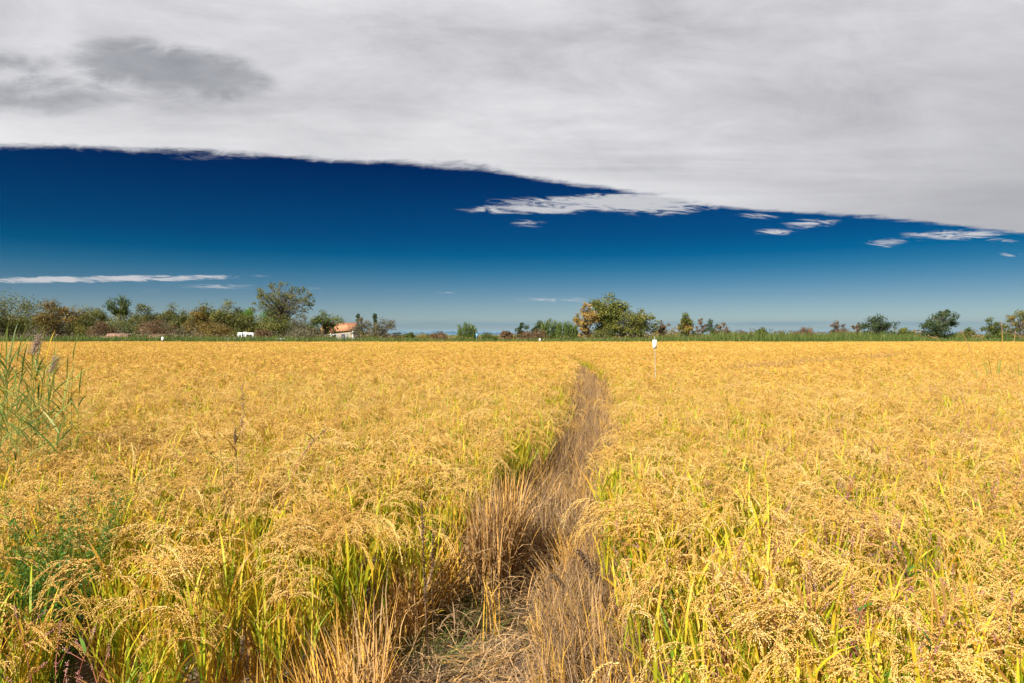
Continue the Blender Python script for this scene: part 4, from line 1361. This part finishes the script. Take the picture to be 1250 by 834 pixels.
def marker(label, px, d, w_, z0, z1, mat):
    r_ = empty('marker_post', (at(px, d), d, 0), label, 'marker')
    mb = MB(); mb.tubes(np.array([[(0, .05, -.05), (0, .05, z1 - .05)]]), np.array([[.03, .03]]), .5, 0, 8); mb.build('post', M_POST, r_)
    mb = MB(); mb.box((-w_ / 2, -.02, z0), (w_ / 2, .018, z1)); mb.build('plate', mat, r_)
    return r_


M_BLUE = plain('blue sign', (0.16, 0.36, 0.62), 0.4, 0.05)
marker('white marker plate on the reed edge below the rusty red bush', 198.5, FIELD_END + .6, .32, 1.1, 1.68, M_SIGN)
marker('tiny white marker plate on the reed edge below the cane thicket', 659, FIELD_END + .6, .26, 1.02, 1.42, M_SIGN)
marker('small upright blue sign right of the fan shaped cane', 582, 116.0, .26, 1.5, 2.25, M_BLUE)


# ------------------------------------------------------------------ foreground reeds at the left
def reed(label, px, d, ztip, seed, plume=False, lean=(0, 0), yellow=False, nl=12):
    global rng
    rng = np.random.default_rng(seed)
    root = empty('common_reed', (at(px, d), d, 0), label, 'reed', 'common reeds at the left edge')
    k = 9
    t = np.linspace(0, 1, k)
    p = np.stack([lean[0] * t ** 1.6 + rng.normal(0, .006, k), lean[1] * t ** 1.6, ztip * t], -1)
    mb = MB(); mb.tubes(p[None], (.0034 * (1.1 - .7 * t))[None], np.linspace(.9, .5, k)[None], 0, 5)
    mb.build('stem', M_REEDLEAF, root)
    for i in range(nl):
        f = .40 + .58 * (i + rng.uniform(0, .6)) / nl
        b = np.array([[np.interp(f, t, p[:, j]) for j in range(3)]])
        az = (0.2 if i % 2 else 3.3) + rng.normal(0, .7)
        a0 = rng.uniform(.4, .95); up = f > .93
        tn = rng.uniform(.3, .85) if not (yellow and i in (nl - 1, nl - 4)) else .97
        lb = MB()
        blades(lb, b, np.array([az]), np.array([.12 if up else a0]), np.array([.4 if up else a0 + rng.uniform(.3, 1.2)]), np.array([rng.uniform(.24, .42)]),
               np.array([rng.uniform(.011, .018)]), np.array([tn]), np.array([min(1, tn + rng.uniform(0, .2))]), 8)
        lb.build('leaf', M_REEDLEAF, root)
    if plume:
        pb = MB()
        n = 420
        f = rng.random(n)
        c = p[-1] + np.stack([f * .05 + rng.normal(0, .028, n) * (1.1 - f * .6) + .02, rng.normal(0, .025, n), f * .17 - .03 + rng.normal(0, .012, n)], -1)
        pb.grains(c, np.array([[.5, 0, .7]]) + rng.normal(0, .4, (n, 3)), rng.uniform(.014, .03, n), .0022, rng.random(n))
        m_ = 46
        f = rng.uniform(0, .8, m_)
        a_ = p[-1] + np.stack([f * .05, f * 0, f * .15 - .04], -1)
        b_ = a_ + np.stack([rng.uniform(.0, .075, m_), rng.normal(0, .03, m_), rng.uniform(.01, .07, m_)], -1)
        pb.ribbons(np.stack([a_, (a_ + b_) / 2 + [0, 0, .012], b_], 1), np.full((m_, 3), .004), unit(rng.normal(0, 1, (m_, 3))), rng.random(m_))
        pb.build('seed_head', M_REEDPLUME, root)
    return root


REED = 'green common reed with long pointed leaves in the clump at the left edge'
reed('reed with a beige feathery plume above the clump at the left edge', 36, 6.3, 1.86, 1, True, (.02, 0))
reed('tall reed with a yellow and green upright leaf, crossing the far trees', 46, 6.3, 1.80, 2, False, (.07, 0), True)
reed('rightmost reed of the left clump, standing apart in the rice', 84, 6.8, 1.86, 3, False, (.05, 0), nl=10)
reed('reed with a small grey plume behind the tall yellow leaved reed', 55, 7.4, 1.62, 4, True, (.03, .05))
for i, (px, d, z, ln) in enumerate(((2, 5.6, 1.9, .10), (9, 6.4, 1.95, -.05), (15, 5.9, 1.75, .06), (21, 6.8, 1.88, .14), (28, 5.7, 1.62, -.1), (33, 7.2, 1.7, .05), (41, 5.8, 1.56, .12),
                                    (50, 6.6, 1.72, -.12), (58, 5.7, 1.45, .10), (66, 6.6, 1.55, .12), (74, 7.3, 1.62, .04), (88, 6.4, 1.55, .05), (-8, 5.8, 1.9, .12), (-16, 6.3, 1.8, .2),
                                    (5, 7.2, 1.8, .02), (62, 7.9, 1.75, .0))):
    reed(REED, px, d, z, 30 + i, False, (ln, .05))
rr_ = random.Random(3)
for i in range(9):
    reed(REED, rr_.uniform(-30, 62), rr_.uniform(6.2, 8.2), rr_.uniform(1.45, 1.95), 60 + i, False, (rr_.uniform(-.1, .2), .05))


# ------------------------------------------------------------------ grass tufts and stalks above the rice
def tuft(name, label, px, d, n, L0, L1, mat, tone0, tone1, spread=.35, base_z=.55, group=None, wid=.012, bend=.5):
    global rng
    rng = np.random.default_rng(int(px * 7 + d * 11))
    root = empty(name, (at(px, d), d, 0), label, 'weed', group)
    b0 = np.concatenate([rng.normal(0, .04, (n, 2)), np.zeros((n, 1))], 1)
    a0 = np.abs(rng.normal(0, spread, n))
    mb = MB()
    t0 = rng.uniform(tone0, tone1, n)
    blades(mb, b0, rng.uniform(0, 6.283, n), a0, a0 + rng.uniform(.1, bend, n), rng.uniform(L0, L1, n) + base_z, rng.uniform(.7, 1.3, n) * wid, t0, np.clip(t0 + .1, 0, 1), 8)
    mb.build('blades', mat, root)
    return root


tuft('grass_tuft', 'green grass tuft with long arching blades standing high above the rice near the right edge', 1213, 18.5, 22, .5, 1.15, M_REEDLEAF, .5, .95, .26, .7, None, .022, .35)
tuft('grass_tuft', 'small green grass tuft cut by the right edge of the photograph', 1243, 17.5, 14, .4, .8, M_REEDLEAF, .5, .95, .25, .7, None, .02)
tuft('dry_weed', 'brown withered weed in the far rice, left one of two', 880, 52, 26, .1, .45, M_DARKSTALK, .4, 1.0, .5, .8, None, .035)
tuft('dry_weed', 'brown withered weed in the far rice, right one of two', 896, 52, 30, .1, .5, M_DARKSTALK, .4, 1.0, .55, .8, None, .035)
tuft('dry_weed', 'dark withered weed where the trampled track fades out', 701, 35, 30, .05, .35, M_DARKSTALK, .3, 1.0, .5, .75, None, .025)


def stalk(name, label, px, d, pts_, r0, mat, tone, head=None, group=None, leaves=0, seed=0, leafmat_=None):
    """a single stalk; pts_ are photo pixels (x, y) of its course, all at distance d"""
    global rng
    rng = np.random.default_rng(int(px * 3 + d * 100) + seed)
    X0 = at(px, d)
    root = empty(name, (X0, d, 0), label, 'weed', group)
    q = np.array([((x - px) / FPX * d, 0.0, CAM_H - (y - HORIZON) / FPX * d) for x, y in pts_])
    k = 14
    s = np.linspace(0, 1, len(q)); tt = np.linspace(0, 1, k)
    p = np.stack([np.interp(tt, s, q[:, j]) for j in range(3)], -1)
    for _ in range(2):
        p[1:-1] = (p[:-2] + p[1:-1] * 2 + p[2:]) / 4
    p[:, 1] += rng.normal(0, .02) * tt
    mb = MB(); mb.tubes(p[None], (r0 * (1.1 - .7 * tt))[None], np.clip(tone + rng.normal(0, .1, k), 0, 1)[None], 0, 5)
    mb.build('stem', mat, root)
    if head:
        n, L, rr, hm = head
        f = rng.random(n) ** .8
        c = np.stack([np.interp(1 - f * L, tt, p[:, j]) for j in range(3)], -1) + rng.normal(0, rr, (n, 3))
        hb = MB(); hb.grains(c, rng.normal(0, .5, (n, 3)) + (p[-1] - p[-4]) / (np.linalg.norm(p[-1] - p[-4]) + 1e-6), rr * 1.8 + .006, rr * .35 + .0014, rng.random(n))
        hb.build('seed_head', hm, root)
    for i in range(leaves):
        f = rng.uniform(.3, .85)
        b = np.array([[np.interp(f, tt, p[:, j]) for j in range(3)]])
        a0 = rng.uniform(.3, .9)
        lb = MB(); blades(lb, b, rng.uniform(0, 6.283, 1), np.array([a0]), np.array([a0 + rng.uniform(.3, 1.2)]), np.array([rng.uniform(.18, .32)]), np.array([.012]),
                          np.array([rng.uniform(.2, .7)]), np.array([.7]), 7)
        lb.build('leaf', leafmat_ or M_REEDLEAF, root)
    return root


stalk('dry_stalk', 'beige bent grass stalk against the reeds, drooping left below the mound of brambles', 1152, 17, [(1166, 470), (1155, 425), (1146, 414), (1134, 410)], .008, M_DRY, .8, (60, .35, .008, M_PLUME))
stalk('dry_stalk', 'beige leaning grass stalk right of the drooping one', 1180, 17, [(1196, 470), (1184, 425), (1176, 408), (1172, 404)], .008, M_DRY, .8, (60, .3, .008, M_PLUME))
stalk('dry_stalk', 'upright beige grass stalk left of the last trees', 1223, 18, [(1226, 470), (1224, 430), (1223, 405), (1222, 392)], .009, M_DRY, .75, (60, .3, .012, M_PLUME))
stalk('dry_stalk', 'short beige grass stalk below the trees at the right edge', 1236, 18, [(1234, 470), (1237, 430), (1238, 410), (1239, 403)], .008, M_DRY, .8, (40, .3, .01, M_PLUME))
stalk('dry_stalk', 'pale beige bent stalk under the motorhome in the far left rice', 281, 18, [(292, 470), (286, 432), (281, 422), (275, 419)], .007, M_DRY, .85, (40, .3, .006, M_PLUME))
stalk('dead_bulrush', 'dark withered stalk with brown head left of the pink straight stem', 287, 5.4, [(291, 640), (289, 560), (287, 545), (287, 524)], .0035, M_DARKSTALK, .5, (120, .3, .005, M_DARKSTALK), leaves=2, leafmat_=M_DRY)
stalk('weed_stem', 'thin straight pink stem rising upright out of the left rice', 296, 5.6, [(294, 640), (295, 580), (296, 530), (297, 470)], .0028, M_REDSTEM, .6, (60, .3, .008, M_PLUME))
stalk('weed_stem', 'pink stem leaning right across the left rice', 375, 5.0, [(340, 640), (352, 590), (375, 545), (398, 524)], .0035, M_REDSTEM, .45, (80, .4, .004, M_PLUME), leaves=1)
stalk('weed_stem', 'dark stem leaning right below the pink leaning stem', 352, 5.0, [(332, 640), (340, 612), (352, 602), (378, 588)], .003, M_DARKSTALK, .7)
stalk('dead_bulrush', 'dark stalk with long green leaf below the straight pink stem', 273, 4.9, [(276, 660), (274, 620), (272, 580), (268, 548)], .004, M_DARKSTALK, .5, None, leaves=3)
stalk('dead_weed', 'tall dark dead weed stalk at the left edge of the bare track', 519, 4.05, [(524, 818), (520, 760), (517, 690), (515, 612)], .006, M_DARKSTALK, .6, (260, .55, .0055, M_DARKSTALK), leaves=2, leafmat_=M_DRY)
stalk('dead_weed', 'second dark dead stalk right behind the tall dead weed', 524, 4.2, [(530, 800), (527, 740), (527, 690), (530, 640)], .004, M_DARKSTALK, .8, (120, .4, .006, M_DARKSTALK))
stalk('dead_weed', 'dark curled seed head hanging from a dead stalk in the front left rice', 440, 4.0, [(432, 800), (434, 740), (436, 700), (447, 684), (462, 686)], .004, M_DARKSTALK, .5, (240, .4, .008, M_DARKSTALK))
stalk('dead_weed', 'dark arched dead seed head right of the dead rice clump', 672, 4.4, [(664, 760), (663, 715), (670, 702), (682, 706), (689, 722)], .004, M_DARKSTALK, .4, (200, .5, .007, M_DARKSTALK))
stalk('dead_weed', 'dark leaning dead stalk on the straw slope right of the track', 720, 4.6, [(731, 745), (722, 700), (712, 680), (704, 672)], .006, M_DARKSTALK, .3, (200, .7, .009, M_DARKSTALK))
stalk('dead_weed', 'short black dead stalk where the straw meets the right rice', 765, 6.4, [(764, 600), (765, 580), (766, 562)], .006, M_DARKSTALK, .1, (140, .9, .009, M_DARKSTALK))
stalk('dry_reed', 'tall straw coloured reed stalk with curled leaves rising near the right edge', 1162, 2.6, [(1236, 900), (1210, 800), (1185, 715), (1163, 640), (1160, 560)], .0035, M_DRY, .9)
stalk('dry_reed', 'slanting straw stalk crossing the front right rice', 1010, 2.7, [(1062, 860), (1035, 800), (1000, 745), (976, 720)], .0028, M_DRY, .85)
stalk('dry_reed', 'slanting straw stalk left of the green weed in the front right rice', 890, 3.0, [(846, 800), (880, 776), (930, 752), (950, 742)], .0025, M_DRY, .85)


def hanging_leaf(label, px, py, d, L, seed):
    """a withered leaf folded over and hanging down"""
    global rng
    rng = np.random.default_rng(seed)
    z = CAM_H - (py - HORIZON) / FPX * d
    o_root = empty('withered_leaf', (at(px, d), d, 0), label, 'dead leaf')
    mb = MB()
    k = 12
    t = np.linspace(0, 1, k)
    for s in (-1, 1):
        x = s * .012 + np.sin(t * 3 + s) * .008 + t * L * .18
        p = np.stack([x, -.01 * s + 0 * t, z + .03 * np.sin(t * math.pi) - t ** 1.2 * L], -1)
        mb.ribbons(p[None], (.022 * np.sin(np.clip(t + .12, 0, 1) * math.pi) ** .7 + .002)[None], unit(np.array([[.8, .5, .1 * s]])), (.62 + .3 * t)[None])
    mb.build('blade', M_DRY, o_root)
    mb = MB(); mb.tubes(np.array([[(0, .01, 0), (.0, .005, z * .6), (0, 0, z + .02)]]), np.array([[.003, .003, .002]]), .8, 0, 5); mb.build('stem', M_DRY, o_root)


hanging_leaf('pale brown withered leaf hanging from the straw reed near the right edge', 1140, 706, 2.6, .26, 5)
hanging_leaf('pale brown withered leaf hanging over the rice in the front right', 978, 716, 3.0, .2, 6)

# thin green weeds standing above the far rice: two kinds, copied
GW = 'thin green weeds above the rice'
LW = 'thin green grass weed standing above the far rice left of the path'
RW = 'thin green grass weed standing above the rice right of the path'
wA = tuft('grass_weed', LW, 62, 26, 5, .25, .5, M_REEDLEAF, .6, .95, .16, .72, GW, .02, .3)
wB = tuft('grass_weed', LW, 168, 30, 6, .2, .42, M_REEDLEAF, .6, .95, .2, .72, GW, .022, .3)
rw_ = random.Random(5)
for (px, d) in ((75, 29), (92, 24), (108, 33), (126, 28), (150, 34), (156, 40), (160, 31), (176, 36), (184, 27), (203, 38), (204, 24), (209, 33), (232, 29), (246, 36), (258, 31), (316, 27),
                (372, 34), (52, 36), (137, 20), (153, 18), (240, 17), (330, 16)):
    dup(wA if rw_.random() < .5 else wB, (at(px, d), d, 0), rw_.uniform(0, 6.28), rw_.uniform(.9, 1.08), LW)
for (px, d) in ((1030, 21), (1118, 22), (1126, 24), (1128, 20), (1065, 33), (945, 40), (1205, 24), (1180, 28), (1010, 30), (860, 36)):
    dup(wA if rw_.random() < .5 else wB, (at(px, d), d, 0), rw_.uniform(0, 6.28), rw_.uniform(.9, 1.05), RW)


# ------------------------------------------------------------------ pink knotweed
def knotweed(label, loc, seed, h=.95, nb=7, greenish=.5, group='pink knotweed among the rice'):
    global rng
    rng = np.random.default_rng(seed)
    root = empty('knotweed', loc, label, 'weed', group)
    sb, fb, lbs = MB(), MB(), []
    k = 8
    t = np.linspace(0, 1, k)
    az0 = rng.uniform(0, 6.283)
    for i in range(nb):
        az = rng.uniform(0, 6.283); ln = rng.uniform(.12, .42); hh_ = h * rng.uniform(.82, 1.08)
        p = np.stack([np.cos(az) * ln * t ** 1.4 * hh_, np.sin(az) * ln * t ** 1.4 * hh_, hh_ * t * (1 - .12 * ln * t)], -1)
        p[:, :2] += np.cumsum(rng.normal(0, .006, (k, 2)), 0)
        sb.tubes(p[None], (.0028 * (1.1 - .6 * t))[None], rng.uniform(.1, .7, (1, 1)), 0, 5)
        for f in rng.uniform(.45, .95, 5):
            b = np.array([np.interp(f, t, p[:, j]) for j in range(3)])
            dirn = unit(rng.normal(0, 1, 3) * np.array([1, 1, .3]) + np.array([0, 0, .5]))
            ls = rng.uniform(.04, .09)
            if rng.random() < greenish:
                lb = MB(); lbs.append(lb)
                blades(lb, b[None], np.array([math.atan2(dirn[1], dirn[0])]), np.array([.7]), np.array([1.6]), np.array([ls * 1.4]), np.array([.014]), np.array([rng.random()]), np.array([rng.random()]), 5)
            # side twig with a spike
            q = b[None] + dirn[None] * np.linspace(0, 1, 4)[:, None] * ls * 1.3
            sb.tubes(q[None], np.full((1, 4), .0014), .4, 0, 4)
            n = 22
            ff = rng.random(n)
            c = q[-1] + dirn * (ff * .045)[:, None] + rng.normal(0, .0032, (n, 3))
            fb.grains(c, dirn[None] + rng.normal(0, .4, (n, 3)), .006, .0022, rng.random(n))
        n = 30
        d_ = unit(p[-1] - p[-3] + rng.normal(0, .04, 3))
        c = p[-1] + d_ * (rng.random(n) * .06)[:, None] + rng.normal(0, .0034, (n, 3))
        fb.grains(c, d_[None] + rng.normal(0, .4, (n, 3)), .006, .0024, rng.random(n))
    sb.build('stem', M_REDSTEM, root)
    for lb in lbs:
        lb.build('leaf', M_HERB, root)
    fb.build('flower_spike', M_PINK, root)
    return root


KW = 'red stemmed knotweed with dull pink flower spikes among the rice right of the path'
k1 = knotweed('knotweed with large green leaves and pink spikes in the front right corner rice', (at(1095, 2.55), 2.55, 0), 3, .95, 8, .9)
k2 = knotweed(KW, (at(990, 2.7), 2.7, 0), 4, .96, 7, .35)
k3 = knotweed(KW, (at(870, 3.2), 3.2, 0), 5, .95, 8, .2)
knotweed('knotweed with bright red stem and pink buds at the bottom left corner', (at(62, 2.75), 2.75, 0), 6, .80, 6, .15)
knotweed('green leaved knotweed leaning out of the rice right of the straw slope', (at(800, 3.6), 3.6, 0), 8, .92, 5, .8)
kr = random.Random(9)
for (px, d, s) in ((1190, 2.9, 1.0), (1035, 3.4, 1.0), (1130, 3.7, 1.02), (940, 4.0, 1.0), (1080, 4.4, 1.04), (1180, 4.7, 1.05), (1010, 4.9, 1.02), (1225, 5.3, 1.03), (1110, 5.6, 1.05),
                   (960, 6.0, 1.0), (1060, 6.4, 1.05), (1150, 6.8, 1.08), (910, 7.0, 1.0), (1200, 7.6, 1.08), (1010, 8.2, 1.05), (1120, 8.8, 1.1), (960, 9.2, 1.0), (1180, 10.0, 1.12),
                   (1150, 12.0, 1.12), (1190, 13.0, 1.12), (1165, 14.0, 1.1), (880, 8.0, .98), (850, 5.2, .98), (1080, 11.0, 1.06)):
    o_ = kr.choice((k2, k3))
    dup(o_, (at(px, d), d, 0), kr.uniform(0, 6.28), s, KW)

# feathery green weed in the left rice
rng = np.random.default_rng(77)
fw = empty('feathery_weed', (at(66, 3.65), 3.65, 0), 'dark green feathery weed among the rice in the lower left', 'weed')
sb, lb = MB(), MB()
for i in range(60):
    k = 8
    t = np.linspace(0, 1, k)
    az = rng.uniform(0, 6.283); ln = abs(rng.normal(.22, .13)); hh_ = rng.uniform(.7, 1.2)
    p = np.stack([np.cos(az) * ln * t ** 1.3 * hh_, np.sin(az) * ln * t ** 1.3 * hh_, hh_ * t], -1) + np.concatenate([rng.normal(0, .03, 2), [0]])
    sb.tubes(p[None], (.0022 * (1.1 - .7 * t))[None], .6, 0, 4)
    n = 130
    f = rng.uniform(.3, 1.0, n)
    c = np.stack([np.interp(f, t, p[:, j]) for j in range(3)], -1) + rng.normal(0, .022, (n, 3)) * (1.2 - f * .6)[:, None]
    lb.kites(c, unit(rng.normal(0, 1, (n, 3)) + np.array([0, 0, .4])), unit(rng.normal(0, 1, (n, 3))), rng.uniform(.016, .034, n), rng.uniform(.004, .008, n), rng.random(n) * .8)
sb.build('stem', M_HERB, fw)
lb.build('leaf', M_HERB, fw)


# dead rice clumps standing in the track
def dead_clump(label, px, d, seed, ns, h0, h1, t0, t1, spread=.14):
    r_ = empty('dead_rice_clump', (at(px, d), d, 0), label, 'rice clump')
    dry_clump(seed, ns, h0, h1, spread, t0, t1).build('stalks', M_DRY, r_)
    return r_


dead_clump('thick orange brown dead rice clump standing in the middle of the track', 597, 5.0, 900, 260, .6, 1.0, .4, 1.0, .12)
dead_clump('second orange brown dead clump behind the thick one', 618, 5.35, 901, 200, .6, 1.0, .5, 1.0, .15)
dead_clump('small yellow straw tuft standing alone on the bare mud', 603, 4.45, 902, 9, .25, .5, .7, 1.0, .07)
dead_clump('pale straw clump at the foot of the left rice, by the dark dead weed', 492, 4.25, 903, 40, .3, .75, .65, 1.0, .14)
